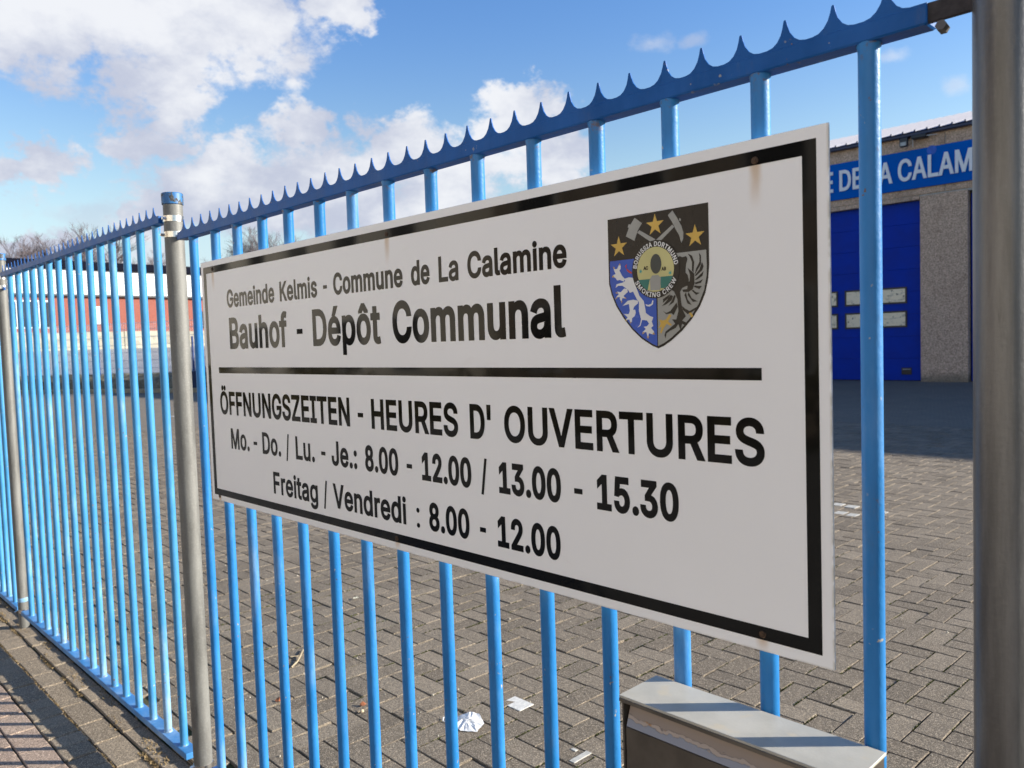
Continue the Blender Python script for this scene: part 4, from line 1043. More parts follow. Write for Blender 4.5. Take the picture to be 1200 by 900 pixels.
# coat of arms
SHD = {"outline":[[1.6919,.6879],[1.8921,.6889],[1.8922,.6412],[1.8919,.5936],[1.8898,.5724],[1.884,.5496],[1.8737,.5294],[1.8584,.51],[1.8398,.492],[1.8187,.4766],[1.8038,.4682],[1.7924,.4642],[1.7802,.4687],[1.7587,.4809],[1.7391,.4972],[1.7215,.5169],[1.7065,.5377],[1.6967,.5585],[1.6915,.5772],[1.6915,.6121]],"blue":[[1.6954,.616],[1.7467,.6159],[1.7931,.6163],[1.7906,.5419],[1.7906,.4681],[1.7814,.4715],[1.761,.483],[1.7414,.4989],[1.7243,.5186],[1.7096,.5385],[1.6998,.5592],[1.6944,.5779],[1.6946,.6118]],"grey":[[1.7941,.6162],[1.8344,.6167],[1.8871,.6166],[1.8877,.594],[1.8872,.5775],[1.8822,.5547],[1.8719,.5337],[1.8575,.5142],[1.8399,.4971],[1.8189,.4814],[1.8039,.4727],[1.7921,.4681]],"hammer":[[[1.7503,.6837],[1.7654,.673],[1.7562,.6618],[1.7489,.6455],[1.7312,.655],[1.7386,.6702]],[[1.755,.6584],[1.7595,.662],[1.7921,.6431],[1.7817,.6404]],[[1.7376,.6748],[1.741,.6738],[1.7385,.6684],[1.7352,.6697]],[[1.8262,.6855],[1.8172,.6791],[1.8247,.6679],[1.8314,.6552],[1.8382,.6442],[1.8419,.6317],[1.8457,.6383],[1.846,.6484],[1.8427,.6589],[1.835,.6725]],[[1.7929,.6423],[1.803,.6406],[1.8289,.6589],[1.8255,.6631]],[[1.8387,.672],[1.842,.6699],[1.8409,.6662],[1.8385,.6681]]],"lion":[[[1.7027,.6038],[1.7073,.6016],[1.7108,.6022],[1.7146,.6082],[1.7184,.6069],[1.7182,.6015],[1.7154,.599],[1.7208,.5895],[1.7268,.5836],[1.7239,.5793],[1.7159,.5827],[1.7101,.5822],[1.7061,.5871],[1.7033,.5882],[1.7011,.5921],[1.707,.5934],[1.7038,.6001]],[[1.7061,.5698],[1.7087,.576],[1.7215,.5777],[1.7273,.58],[1.7252,.5838],[1.7355,.5856],[1.7445,.584],[1.7485,.5712],[1.7568,.5528],[1.7653,.5434],[1.7681,.5308],[1.769,.5237],[1.7775,.5179],[1.784,.5159],[1.7805,.509],[1.7835,.5018],[1.779,.4984],[1.7853,.4912],[1.7809,.4878],[1.7744,.4897],[1.772,.4827],[1.769,.4917],[1.7613,.4919],[1.7681,.4971],[1.7638,.5008],[1.7704,.5014],[1.7749,.5057],[1.7708,.5112],[1.7609,.5125],[1.7572,.5028],[1.7504,.4995],[1.7562,.5046],[1.7587,.5135],[1.7548,.5279],[1.7553,.5422],[1.751,.5478],[1.7468,.5552],[1.7436,.5608],[1.7368,.5595],[1.7325,.5652],[1.7213,.5723],[1.7121,.573]],[[1.7314,.5662],[1.7246,.5675],[1.7174,.5617],[1.7093,.5631],[1.7127,.5584],[1.7066,.5533],[1.7148,.5537],[1.7147,.55],[1.718,.5453],[1.7205,.5515],[1.7274,.5502],[1.7229,.555],[1.7323,.5612]],[[1.72,.5379],[1.7318,.5463],[1.7432,.5474],[1.7532,.545],[1.753,.5405],[1.745,.5356],[1.7425,.5304],[1.747,.5301],[1.748,.5247],[1.7455,.5194],[1.7398,.5161],[1.7396,.5107],[1.7361,.509],[1.734,.5145],[1.726,.5131],[1.7307,.5183],[1.7229,.5241],[1.7332,.5236],[1.7357,.5289],[1.7348,.5362],[1.7339,.5407]],[[1.7684,.5388],[1.7738,.5367],[1.7804,.5381],[1.7832,.5441],[1.7849,.5431],[1.7836,.537],[1.777,.5339],[1.7705,.5351]]],"tongue":[[[1.7276,.6052],[1.7318,.6084],[1.7304,.6013],[1.7359,.5973],[1.7426,.5931],[1.7407,.5906],[1.7325,.5958]]],"claws":[[[1.7017,.6066],[1.7058,.6044],[1.7038,.6015]],[[1.7146,.6085],[1.717,.6112],[1.7184,.6071]],[[1.7016,.592],[1.6986,.5886],[1.7045,.588]],[[1.7075,.5629],[1.706,.5606],[1.7115,.5594]],[[1.7066,.5533],[1.7046,.5497],[1.7101,.5525]],[[1.7175,.5462],[1.7183,.5422],[1.7203,.547]],[[1.727,.5525],[1.7291,.5492],[1.724,.5516]],[[1.7229,.5241],[1.7207,.5251],[1.7245,.5219]],[[1.726,.514],[1.7241,.5113],[1.7294,.5129]],[[1.7355,.51],[1.7367,.5068],[1.7386,.5098]],[[1.7617,.4919],[1.7607,.4884],[1.7661,.4909]],[[1.7698,.4845],[1.7723,.4806],[1.7747,.4844]],[[1.7831,.4912],[1.7869,.4876],[1.7813,.4874]]],"eagle":[[[1.8321,.6093],[1.8383,.6113],[1.8432,.6091],[1.8503,.6101],[1.8528,.6056],[1.8499,.5975],[1.8485,.5841],[1.8524,.5804],[1.8546,.5718],[1.852,.5636],[1.8418,.5601],[1.8376,.5544],[1.8391,.539],[1.8408,.527],[1.8475,.5147],[1.8403,.5082],[1.8502,.5035],[1.8471,.4994],[1.8401,.5031],[1.8367,.4929],[1.8329,.5025],[1.8268,.5036],[1.8208,.5108],[1.8291,.5104],[1.8336,.5239],[1.8321,.5428],[1.8263,.5552],[1.8213,.559],[1.8298,.5686]],[[1.833,.503],[1.8276,.4967],[1.8172,.4927],[1.8097,.4886],[1.8073,.48],[1.8054,.4853],[1.8077,.4913],[1.8173,.4974],[1.8279,.5044]],[[1.8528,.5913],[1.8586,.5866],[1.8648,.5811],[1.8649,.566],[1.8617,.557],[1.8536,.553],[1.8436,.5537],[1.8417,.5575],[1.8508,.5578],[1.8519,.5619],[1.8481,.5673],[1.8561,.57],[1.8568,.58]],[[1.8534,.614],[1.8612,.6098],[1.8653,.5994],[1.8634,.5828],[1.8606,.5864],[1.861,.5998],[1.8572,.6085]],[[1.8741,.6132],[1.8778,.6082],[1.8775,.5949],[1.8704,.5856],[1.8653,.5793],[1.8685,.5891],[1.8747,.5985],[1.8749,.6068]],[[1.8795,.5981],[1.8822,.5912],[1.8791,.5848],[1.8682,.5774],[1.8653,.5777],[1.8743,.5869]],[[1.882,.5838],[1.8799,.5765],[1.87,.5714],[1.8651,.571],[1.8721,.5763]],[[1.8807,.5714],[1.8767,.5659],[1.8669,.5642],[1.865,.5668],[1.8738,.5686]],[[1.8785,.5608],[1.8735,.5562],[1.8638,.5602],[1.8648,.5626],[1.8717,.5613]],[[1.8743,.5503],[1.8674,.5474],[1.8597,.5546],[1.8617,.5561],[1.8675,.5515]],[[1.87,.5371],[1.8611,.5368],[1.8515,.5484],[1.8536,.553],[1.8593,.5428]],[[1.859,.5319],[1.8511,.5349],[1.8455,.5488],[1.8487,.5533],[1.8513,.5416]],[[1.8016,.5334],[1.8103,.5407],[1.819,.5505],[1.8241,.5485],[1.8208,.5418],[1.8101,.5355]],[[1.8142,.5327],[1.8207,.5401],[1.8262,.5501],[1.8292,.5481],[1.8248,.5381]],[[1.8039,.5385],[1.8041,.5445],[1.8127,.5492],[1.819,.5522],[1.8146,.5456]],[[1.8035,.5255],[1.8097,.5217],[1.8181,.5247],[1.8305,.5378],[1.8324,.5308],[1.8241,.5175],[1.8201,.5208],[1.8096,.5196]],[[1.8399,.5321],[1.8469,.5266],[1.8548,.5228],[1.8688,.5288],[1.8677,.5255],[1.8567,.5197],[1.8506,.518],[1.8418,.5252]]],"gold":[[[1.8159,.5196],[1.82,.5177],[1.8134,.5076],[1.8206,.5021],[1.8174,.5005],[1.8102,.5043],[1.8047,.4975],[1.7991,.4881],[1.7971,.4908],[1.8005,.4994],[1.7941,.4979],[1.7986,.5047],[1.7956,.5119],[1.803,.5098],[1.8094,.5113]],[[1.8537,.5195],[1.8577,.5201],[1.8615,.5141],[1.8575,.5125]]],"star_c":[1.7913,.6667],"star_l":[1.7153,.6389],"star_r":[1.8674,.64],"sc":[1.7913,.5942]}
arms = flat('coat_of_arms', [SHD['outline']], ORG, print_mat('arms_black', (0.012, 0.011, 0.010), 0.2), sign, EPS)
WL[arms.name] = (0, 0, 0)


def arm(name, polys, mat, lvl, lab=None):
    me_ = fill_mesh(name, polys)
    me_.materials.clear()
    me_.materials.append(mat)
    o_ = bpy.data.objects.new(name, me_)
    COL.objects.link(o_)
    o_.parent = arms
    o_.location = (0, 0, 0.0003 * lvl)         # local z of the print faces the viewer
    if lab:
        o_['label'] = lab
    return o_


def star(cx, cz, r):
    return [(cx + (r if k % 2 == 0 else r * 0.385) * math.sin(k * PI / 5), cz + (r if k % 2 == 0 else r * 0.385) * math.cos(k * PI / 5)) for k in range(10)]


gold = print_mat('arms_gold', (0.56, 0.36, 0.075), 0.25)
silver = print_mat('arms_silver', (0.30, 0.30, 0.275), 0.25)
ablue = print_mat('arms_blue', (0.035, 0.095, 0.44), 0.25)
awhite = print_mat('arms_white', (0.70, 0.70, 0.68), 0.25)
ablack = print_mat('arms_eagle', (0.016, 0.015, 0.013), 0.2)
ared = print_mat('arms_red', (0.45, 0.035, 0.03), 0.3)
arm('field', [SHD['blue']], ablue, 1, 'blue field behind the white lion')
arm('field', [SHD['grey']], silver, 1, 'grey field behind the black eagle')
for k in 'clr':
    arm('star', [star(*SHD['star_' + k], 0.0185)], gold, 1)
for i, nm in enumerate(('hammer_head', 'hammer_handle', 'hammer_pin', 'pick_head', 'pick_handle', 'pick_pin')):
    arm(nm, [SHD['hammer'][i]], silver, 1 + (i % 3 == 0) * 0.5)
for nm, key, mt, lv in (('lion', 'lion', awhite, 2), ('tongue', 'tongue', ared, 2), ('claws', 'claws', gold, 2.4), ('eagle', 'eagle', ablack, 2), ('talons', 'gold', gold, 2.4)):
    mbs = [fill_mesh(nm, [p]) for p in SHD[key]]
    vv, f2 = [], []
    for mm in mbs:
        n = len(vv)
        vv += [tuple(v_.co) for v_ in mm.vertices]
        f2 += [tuple(n + i for i in p.vertices) for p in mm.polygons]
        bpy.data.meshes.remove(mm)
    me_ = bpy.data.meshes.new(nm)
    me_.from_pydata(vv, [], f2)
    me_.materials.append(mt)
    o_ = bpy.data.objects.new(nm, me_)
    COL.objects.link(o_)
    o_.parent = arms
    o_.location = (0, 0, 0.0003 * lv)
# outline strokes that model the lion's limbs and the eagle's feathers
# round sticker someone put on the coat of arms
SCX, SCZ, SR = SX0 + 1.7905, SZ0 + 0.5943, 0.0475
stk = thing('sticker', (SCX, SY - 0.002, SCZ), 'round black-rimmed sticker stuck over the middle of the coat of arms', 'sticker')


def disc(r, n=48, cx=0, cz=0):
    return [(cx + r * math.cos(-2 * PI * i / n), cz + r * math.sin(-2 * PI * i / n)) for i in range(n)]


O2 = (SCX, SCZ)
flat('rim', [disc(SR)], O2, ablack, stk, SY - 0.0016)
yel = print_mat('sticker_yellow', (0.50, 0.46, 0.20), 0.3)
flat('centre', [disc(SR * 0.775)], O2, yel, stk, SY - 0.0018)
gr = SR * 0.775
teal = print_mat('sticker_green', (0.03, 0.16, 0.13), 0.3)
for a0, a1 in ((PI + 0.42, PI + 1.12), (2 * PI - 1.05, 2 * PI - 0.36)):
    arc = [(gr * math.cos(a0 + (a1 - a0) * i / 12), gr * math.sin(a0 + (a1 - a0) * i / 12)) for i in range(13)]
    inner = (0.30 * gr, arc[0][1]) if a0 > 4 else (-0.30 * gr, arc[0][1])
    top_ = [(0.28 * gr, arc[-1][1]), (0.28 * gr, arc[0][1])] if a0 > 4 else [(-0.30 * gr, arc[0][1])]
    flat('green_corner', [arc + top_], O2, teal, stk, SY - 0.0020)
flat('dark_patch', [[(0.05 * gr + 0.30 * gr * math.cos(-2 * PI * i / 32), 0.24 * gr + 0.44 * gr * math.sin(-2 * PI * i / 32)) for i in range(32)]], O2, print_mat('patch_dark', (0.05, 0.055, 0.05), 0.3), stk, SY - 0.0022)
flat('grey_patch', [[(-0.27 * gr, -0.93 * gr), (0.25 * gr, -0.93 * gr), (0.30 * gr, -0.40 * gr), (0.16 * gr, -0.26 * gr), (-0.17 * gr, -0.26 * gr), (-0.30 * gr, -0.42 * gr)]], O2, silver, stk, SY - 0.0021)
for cx_, cz_ in ((-0.80 * gr, -0.03 * gr), (0.80 * gr, -0.22 * gr)):
    flat('small_leaf_mark', [[(cx_ + (0.0042 if k % 2 == 0 else 0.0016) * math.sin(k * PI / 7), cz_ + (0.0042 if k % 2 == 0 else 0.0016) * math.cos(k * PI / 7)) for k in range(14)]], O2, print_mat('leaf_teal', (0.05, 0.30, 0.27), 0.3), stk, SY - 0.0021)


def arc_text(s, r0, h, a_mid, span, inward):
    """capitals set round the rim"""
    n = len(s)
    out = []
    wtot = sum(GL[c_][0] for c_ in s)
    acc = 0
    for ch in s:
        w_ = GL[ch][0]
        t = (acc + w_ / 2) / wtot - 0.5
        acc += w_
        ang = a_mid - span * t if not inward else a_mid + span * t
        sx = span * r0 / wtot * 0.95
        sy = h / 509
        sh = []
        if GL[ch][1]:
            out.append(sh)
        for p in GL[ch][1]:
            q = grow([((x - w_ / 2) * sx, y * sy) for x, y in p], 0.00028)
            o3 = []
            for x, y in q:
                if not inward:
                    rr, aa = r0 + y, ang
                    o3.append((rr * math.cos(aa) + x * math.sin(aa), rr * math.sin(aa) - x * math.cos(aa)))
                else:
                    rr, aa = r0 + h - y, ang
                    o3.append((rr * math.cos(aa) - x * math.sin(aa), rr * math.sin(aa) + x * math.cos(aa)))
            sh.append(o3)
    return out


flat('lettering', arc_text("BORUSSIA DORTMUND", SR * 0.80, SR * 0.155, PI / 2, 2.95, False), O2, awhite, stk, SY - 0.0019)
flat('lettering', arc_text("SMOKING CREW", SR * 0.80, SR * 0.155, -PI / 2, 2.35, True), O2, awhite, stk, SY - 0.0019)
flat('lettering', text_polys("AC", -0.0235, -0.0140, 0.0005, 0.0062, 0.0015) + text_polys("AB", 0.0125, 0.0220, -0.0035, 0.0062, 0.0015), O2, ablack, stk, SY - 0.0021)

# ================================================================== LETTERBOX
BX0, BX1, BYF, BYB, BZ = -0.8225, -0.4350, -0.1245, -0.0215, 0.993
lb = thing('letterbox', ((BX0 + BX1) / 2, -0.07, 0.62), 'grey metal letterbox with peeling flap hung below the sign', 'letterbox')


def lid_mat():
    m, q, b, pos = base_mat('lid_grey')
    n = q.noise(pos, 9.0, 5.0, 0.6)
    base = q.mix(q.ramp(n, 0.35, 0.7), (0.36, 0.345, 0.295), (0.44, 0.42, 0.36))
    base = q.mix(q.ramp(q.noise(pos, 21.0, 4.0), 0.60, 0.72, 0.0, 0.45), base, (0.50, 0.42, 0.28))
    q.put(b.inputs['Base Color'], base)
    b.inputs['Roughness'].default_value = 0.42
    bump(q, b, q.noise(pos, 240.0, 2.0), 0.0003, 0.6)
    return m


def flap_mat():
    m, q, b, pos = base_mat('flap_peeling')
    s3 = q.node('ShaderNodeSeparateXYZ')
    q.l.new(pos, s3.inputs[0])
    n = q.noise(q.vscale(pos, (1.0, 1.0, 1.6)), 38.0, 6.0, 0.65)
    zl = q.m('ADD', s3.outputs[2], q.m('MULTIPLY', q.m('SUBTRACT', n, 0.5), 0.022))
    bare = q.ramp(zl, 0.9535, 0.9545, 1.0, 0.0)
    edge = q.m('MULTIPLY', q.ramp(zl, 0.9530, 0.9540), q.ramp(zl, 0.9585, 0.9595, 1.0, 0.0))
    base = q.mix(bare, (0.25, 0.20, 0.17), (0.23, 0.245, 0.29))
    base = q.mix(q.m('MULTIPLY', edge, 0.8), base, (0.40, 0.33, 0.28))
    base = q.mix(q.m('MULTIPLY', q.ramp(q.noise(pos, 24.0, 4.0), 0.62, 0.68), edge), base, (0.32, 0.16, 0.05))
    q.put(b.inputs['Base Color'], base)
    b.inputs['Roughness'].default_value = 0.4
    bump(q, b, edge, 0.0009, 1.0)
    return m


dark = simple('box_dark', (0.075, 0.062, 0.050), 0.45, 0.1, 0.25, 14)
lip = simple('box_lip', (0.13, 0.115, 0.095), 0.38, 0.5, 0.3, 30, stretch=(0.3, 1, 1))
build('body', MB().box(BX0 + 0.003, BX1 - 0.003, BYF + 0.034, BYB - 0.001, 0.62, BZ - 0.006).box(BX0 + 0.003, BX0 + 0.006, BYF + 0.004, BYF + 0.034, 0.62, BZ - 0.006).box(BX1 - 0.006, BX1 - 0.003, BYF + 0.004, BYF + 0.034, 0.62, BZ - 0.006), dark, lb)
build('lid', MB().bbox(BX0, BX1, BYF, BYB, BZ - 0.0045, BZ, 0.0007), lid_mat(), lb)
build('lip', MB().bbox(BX0, BX1, BYF - 0.0005, BYF + 0.003, BZ - 0.011, BZ - 0.0046, 0.0006), lip, lb)
build('flap', MB().prism_y([(BX0 + 0.012, 0.0), (BX1 - 0.012, 0.0)], 0, 0).__class__().face([(BX0 + 0.012, BYF + 0.003, 0.943), (BX1 - 0.012, BYF + 0.003, 0.943), (BX1 - 0.012, BYF + 0.017, 0.981), (BX0 + 0.012, BYF + 0.017, 0.981)])
      .face([(BX0 + 0.012, BYF + 0.003, 0.943), (BX0 + 0.012, BYF + 0.017, 0.981), (BX0 + 0.012, BYF + 0.020, 0.981), (BX0 + 0.012, BYF + 0.006, 0.943)])
      .face([(BX0 + 0.012, BYF + 0.006, 0.943), (BX1 - 0.012, BYF + 0.006, 0.943), (BX1 - 0.012, BYF + 0.003, 0.943), (BX0 + 0.012, BYF + 0.003, 0.943)]), flap_mat(), lb)
dr = build('door', MB().bbox(BX0 + 0.008, BX1 - 0.008, BYF + 0.006, BYF + 0.010, 0.64, 0.9395, 0.001), dark, lb)
build('keyhole', MB().tube((-0.63, BYF + 0.007, 0.90), (-0.63, BYF + 0.001, 0.90), 0.007, n=16), M['steel_bright'], dr)

# ================================================================== DEPOT (right background)
FY = 23.8


def agg_mat(name, c1, c2, sc=55.0):
    m, q, b, pos = base_mat(name)
    v = q.node('ShaderNodeTexVoronoi')
    v.inputs['Scale'].default_value = sc
    q.l.new(pos, v.inputs['Vector'])
    s_ = q.node('ShaderNodeSeparateColor')
    q.l.new(v.outputs['Color'], s_.inputs[0])
    base = q.mix(s_.outputs[0], c1, c2)
    st_ = q.noise(q.vscale(pos, (1, 1, 0.3)), 1.5, 6.0, 0.65)
    base = q.mix(q.ramp(st_, 0.52, 0.78, 0.0, 0.55), base, tuple(c * 0.55 for c in c1))
    s3 = q.node('ShaderNodeSeparateXYZ')
    q.l.new(pos, s3.inputs[0])
    base = q.mix(q.ramp(q.m('ADD', s3.outputs[2], q.m('MULTIPLY', q.noise(pos, 3.0), 0.5)), 0.25, 0.60, 0.6, 0.0), base, (0.07, 0.075, 0.045))
    q.put(b.inputs['Base Color'], base)
    b.inputs['Roughness'].default_value = 0.9
    bump(q, b, s_.outputs[1], 0.006, 1.0)
    return m


concrete = agg_mat('washed_concrete', (0.30, 0.195, 0.125), (0.80, 0.585, 0.42))
dep = thing('depot_building', (-10, FY, 0), 'grey concrete depot with blue roller doors and blue name band', 'building')
XL = -19.0
# wall panels: piers and spandrels, joints left open
for x0, x1, z0, z1 in ((-8.69, -7.43, -0.05, 5.38), (-14.5, -8.02, 5.42, 7.12), (-7.995, -1.5, 5.42, 7.12), (-8.69, -8.02, 5.285, 5.41), (XL, -14.52, 5.42, 7.12), (XL, -13.3, -0.05, 5.28), (-2.7, -1.5, -0.05, 5.38), (-1.48, 24.0, -0.05, 7.12)):
    if x0 == -8.69 and z0 > 5:
        continue
    build('wall_panel', MB().bbox(x0, x1, FY, FY + 0.25, z0, z1, 0.012), concrete, dep)
build('wall_panel', MB().bbox(-13.3, -8.71, FY, FY + 0.25, 5.285, 5.405, 0.008), concrete, dep)
build('joint', MB().box(XL, 24.0, FY + 0.03, FY + 0.06, 5.35, 7.1), simple('pale_joint', (0.42, 0.40, 0.36), 0.9), dep)
build('hall', MB().box(XL, 24.0, FY + 0.45, FY + 16, -0.05, 7.05), simple('dark_hall', (0.06, 0.06, 0.06), 0.9), dep)
dblue = simple('door_blue', (0.002, 0.032, 0.34), 0.6, 0, 0.10, 2.0, spec=0.15)
dblk = simple('door_frame_black', (0.012, 0.012, 0.014), 0.4)


def pane_mat():
    m, q, b, pos = base_mat('door_pane')
    n = q.noise(q.vscale(pos, (1.2, 1, 3.0)), 3.2, 5.0, 0.65, 0.8)
    base = q.mix(q.ramp(n, 0.50, 0.72), (0.78, 0.68, 0.48), (0.36, 0.33, 0.25))
    base = q.mix(q.ramp(q.noise(pos, 14.0, 2.0), 0.66, 0.70), base, (0.07, 0.07, 0.07))
    q.put(b.inputs['Base Color'], base)
    b.inputs['Roughness'].default_value = 0.2
    return m


pane = pane_mat()


def big_door(x0, x1, wins):
    d = build('door', MB().box(x0, x1, FY + 0.22, FY + 0.24, 0.0, 5.28), dblk, dep)
    z = 0.02
    hs = [0.66] * 8
    for h in hs:
        z1 = min(z + h, 5.28)
        build('door_panel', MB().bbox(x0 + 0.01, x1 - 0.01, FY + 0.17, FY + 0.22, z, z1 - 0.004, 0.003), dblue, d)
        z = z1
        if z > 5.2:
            break
    for wx0, wx1 in wins:
        for za, zb in ((2.362, 2.756), (1.656, 2.052)):
            f_ = MB()
            t_ = 0.05
            f_.box(wx0 - t_, wx1 + t_, FY + 0.145, FY + 0.172, za - t_, za).box(wx0 - t_, wx1 + t_, FY + 0.145, FY + 0.172, zb, zb + t_)
            f_.box(wx0 - t_, wx0, FY + 0.146, FY + 0.172, za, zb).box(wx1, wx1 + t_, FY + 0.146, FY + 0.172, za, zb)
            build('window_frame', f_, dblk, d)
            build('pane', MB().bbox(wx0, wx1, FY + 0.155, FY + 0.168, za, zb, 0.004), pane, d)
    return d


dd = big_door(-13.28, -8.70, [(-10.93, -9.17), (-12.84, -11.25)])
plq = build('door_plate', MB().bbox(-9.29, -9.0, FY + 0.150, FY + 0.168, 0.19, 0.40, 0.004), dblk, dd)
build('door_plate', MB().box(-9.26, -9.03, FY + 0.146, FY + 0.1495, 0.335, 0.365), simple('plate_grey', (0.25, 0.25, 0.25), 0.5), dd)
big_door(-7.40, -2.72, [(-6.95, -5.2), (-4.9, -3.2)])
bb = build('name_band', MB().bbox(-16.5, -1.6, FY - 0.07, FY - 0.002, 5.61, 6.72, 0.006), simple('band_blue', (0.0, 0.105, 0.46), 0.8, 0, 0.06, 2.0, spec=0.1), dep)
lw = simple('letter_white', (0.78, 0.78, 0.78), 0.4, 0, 0.03)
# COMMUNE DE LA CALAMINE in raised letters
_s = "COMMUNE DE LA CALAMINE"
advs = {}
acc = 0
for i, ch in enumerate(_s):
    advs[i] = acc
    acc += GL[ch][0] + (8 if ch != ' ' else -10)
iD, iC = 8, 14
sxx = ((-9.24) - (-10.98)) / ((advs[iC] + 40) - (advs[iD] + 60))
x_at0 = -10.98 - (advs[iD] + 60) * sxx
syy = 0.60 / 509
for i, ch in enumerate(_s):
    if ch == ' ':
        continue
    polys = [grow([(x_at0 + (x + advs[i]) * sxx, y * syy) for x, y in p], 0.018) for p in GL[ch][1]]
    me_ = fill_mesh('letter', polys, 0.012)
    me_.materials.clear()
    me_.materials.append(lw)
    o_ = bpy.data.objects.new('letter', me_)
    COL.objects.link(o_)
    o_.parent = bb
    o_.matrix_basis = Matrix.Translation(Vector((0, FY - 0.095, 5.875)) - Vector(WL[dep.name])) @ Matrix.Rotation(PI / 2, 4, 'X')
build('old_mark', MB().tube((-8.34, FY - 0.0735, 6.62), (-8.34, FY - 0.0705, 6.62), 0.13, n=28), simple('mark_blue', (0.010, 0.10, 0.50), 0.5), bb)
# eaves: dark gutter, lighter sheet roof with standing seams
gut = simple('gutter', (0.035, 0.04, 0.075), 0.4, 0.3)
build('gutter', MB().bbox(XL - 0.1, 24.1, FY - 0.16, FY + 0.02, 7.10, 7.20, 0.02), gut, dep)
roofm = simple('roof_sheet', (0.20, 0.25, 0.38), 0.95, 0.0, 0.12, 1.2, spec=0.0)
roofm.node_tree.nodes['Principled BSDF'].inputs['IOR'].default_value = 1.12
seam = simple('roof_seam', (0.05, 0.06, 0.12), 0.5)
rl = MB().face([(XL - 0.1, FY - 0.20, 7.205), (24.1, FY - 0.20, 7.205), (24.1, FY + 8, 9.35), (XL - 0.1, FY + 8, 9.35)])
rl.face([(XL - 0.1, FY + 16.2, 7.205), (XL - 0.1, FY + 8, 9.35), (24.1, FY + 8, 9.35), (24.1, FY + 16.2, 7.205)])
rf = build('roof', rl, roofm, dep)
x = XL
while x < 0.0:
    xx = x
    pts = [(FY - 0.21, 7.205), (FY + 8, 9.355)]
    h_, w_ = 0.055, 0.045
    a_, b_ = pts
    build('roof_rib', MB().face([(xx, a_[0], a_[1] + h_), (xx + w_, a_[0], a_[1] + h_), (xx + w_, b_[0], b_[1] + h_), (xx, b_[0], b_[1] + h_)])
          .face([(xx, a_[0], a_[1]), (xx + w_, a_[0], a_[1]), (xx + w_, a_[0], a_[1] + h_), (xx, a_[0], a_[1] + h_)])
          .face([(xx, a_[0], a_[1]), (xx, a_[0], a_[1] + h_), (xx, b_[0], b_[1] + h_), (xx, b_[0], b_[1])])
          .face([(xx + w_, a_[0], a_[1]), (xx + w_, b_[0], b_[1]), (xx + w_, b_[0], b_[1] + h_), (xx + w_, a_[0], a_[1] + h_)]), seam, rf)
    x += 0.33
fl = thing('floodlight', (-9.0, FY - 0.2, 7.0), 'black floodlight on the wall under the depot eaves', 'floodlight')
build('lamp_head', MB().bbox(-9.12, -8.90, FY - 0.36, FY - 0.24, 6.80, 7.06, 0.02), dblk, fl)
build('arm', MB().tube((-9.0, FY - 0.28, 7.05), (-8.95, FY - 0.01, 7.08), 0.02, n=8), dblk, fl)
build('lens', MB().box(-9.09, -8.93, FY - 0.363, FY - 0.361, 6.83, 6.93), simple('lens', (0.35, 0.35, 0.33), 0.2), fl)
cb = thing('camera_box', (-8.6, FY - 0.2, 7.0), 'dark sensor box on the wall right of the floodlight', 'wall device')
build('box', MB().bbox(-8.82, -8.42, FY - 0.30, FY - 0.06, 6.98, 7.09, 0.02), dblk, cb)
build('cable', MB().tube((-8.86, FY - 0.03, 7.05), (-8.86, FY - 0.03, 6.80), 0.012, n=6).tube((-8.42, FY - 0.2, 7.03), (-8.2, FY - 0.02, 7.05), 0.012, n=6), lw, cb)

# ================================================================== LEFT BACKGROUND
# line of the yard's far edge
E0, ED = Vector((-31.45, 11.28)), Vector((0.905, 0.426)).normalized()
EN = Vector((-ED.y, ED.x))                        # away from the yard


def ep(t, n, z):
    p = E0 + ED * t + EN * n
    return (p.x, p.y, z)


stone = agg_mat('mossy_bank', (0.10, 0.09, 0.055), (0.24, 0.22, 0.15), 9.0)
kl = simple('far_kerb', (0.34, 0.30, 0.20), 0.9, 0, 0.3, 3)
kb = kind(build('far_kerb', MB(), kl), 'structure')
for i in range(-22, 20):
    a = MB()
    n_ = [ep(i, 0, 0), ep(i + 0.985, 0, 0), ep(i + 0.985, 0.25, 0), ep(i, 0.25, 0)]
    a.face([(p[0], p[1], 0.16) for p in n_]).face([n_[0], n_[1], (n_[1][0], n_[1][1], 0.16), (n_[0][0], n_[0][1], 0.16)])
    build('kerb_stone', a, kl, kb)
bk = MB()
N_ = 84
rnk = random.Random(9)
tops = [[0.75 + rnk.uniform(-0.05, 0.05), 0.5 + rnk.uniform(-0.08, 0.08)] for _ in range(N_ + 1)]
for i in range(N_):
    t0, t1 = -22 + 42 * i / N_, -22 + 42 * (i + 1) / N_
    bk.face([ep(t0, 0.25, 0.1), ep(t1, 0.25, 0.1), ep(t1, 0.5, tops[i + 1][1]), ep(t0, 0.5, tops[i][1])])
    bk.face([ep(t0, 0.5, tops[i][1]), ep(t1, 0.5, tops[i + 1][1]), ep(t1, 1.1, tops[i + 1][0]), ep(t0, 1.1, tops[i][0])])
kind(build('bank', bk, stone), 'structure')
slope = MB().face([ep(-22, 1.1, 0.74), ep(20, 1.1, 0.74), (-66.3, 48, 2.05), (-63.0, -6, 2.05)])
kind(build('sloping_road', slope, M['far_grey']), 'structure')


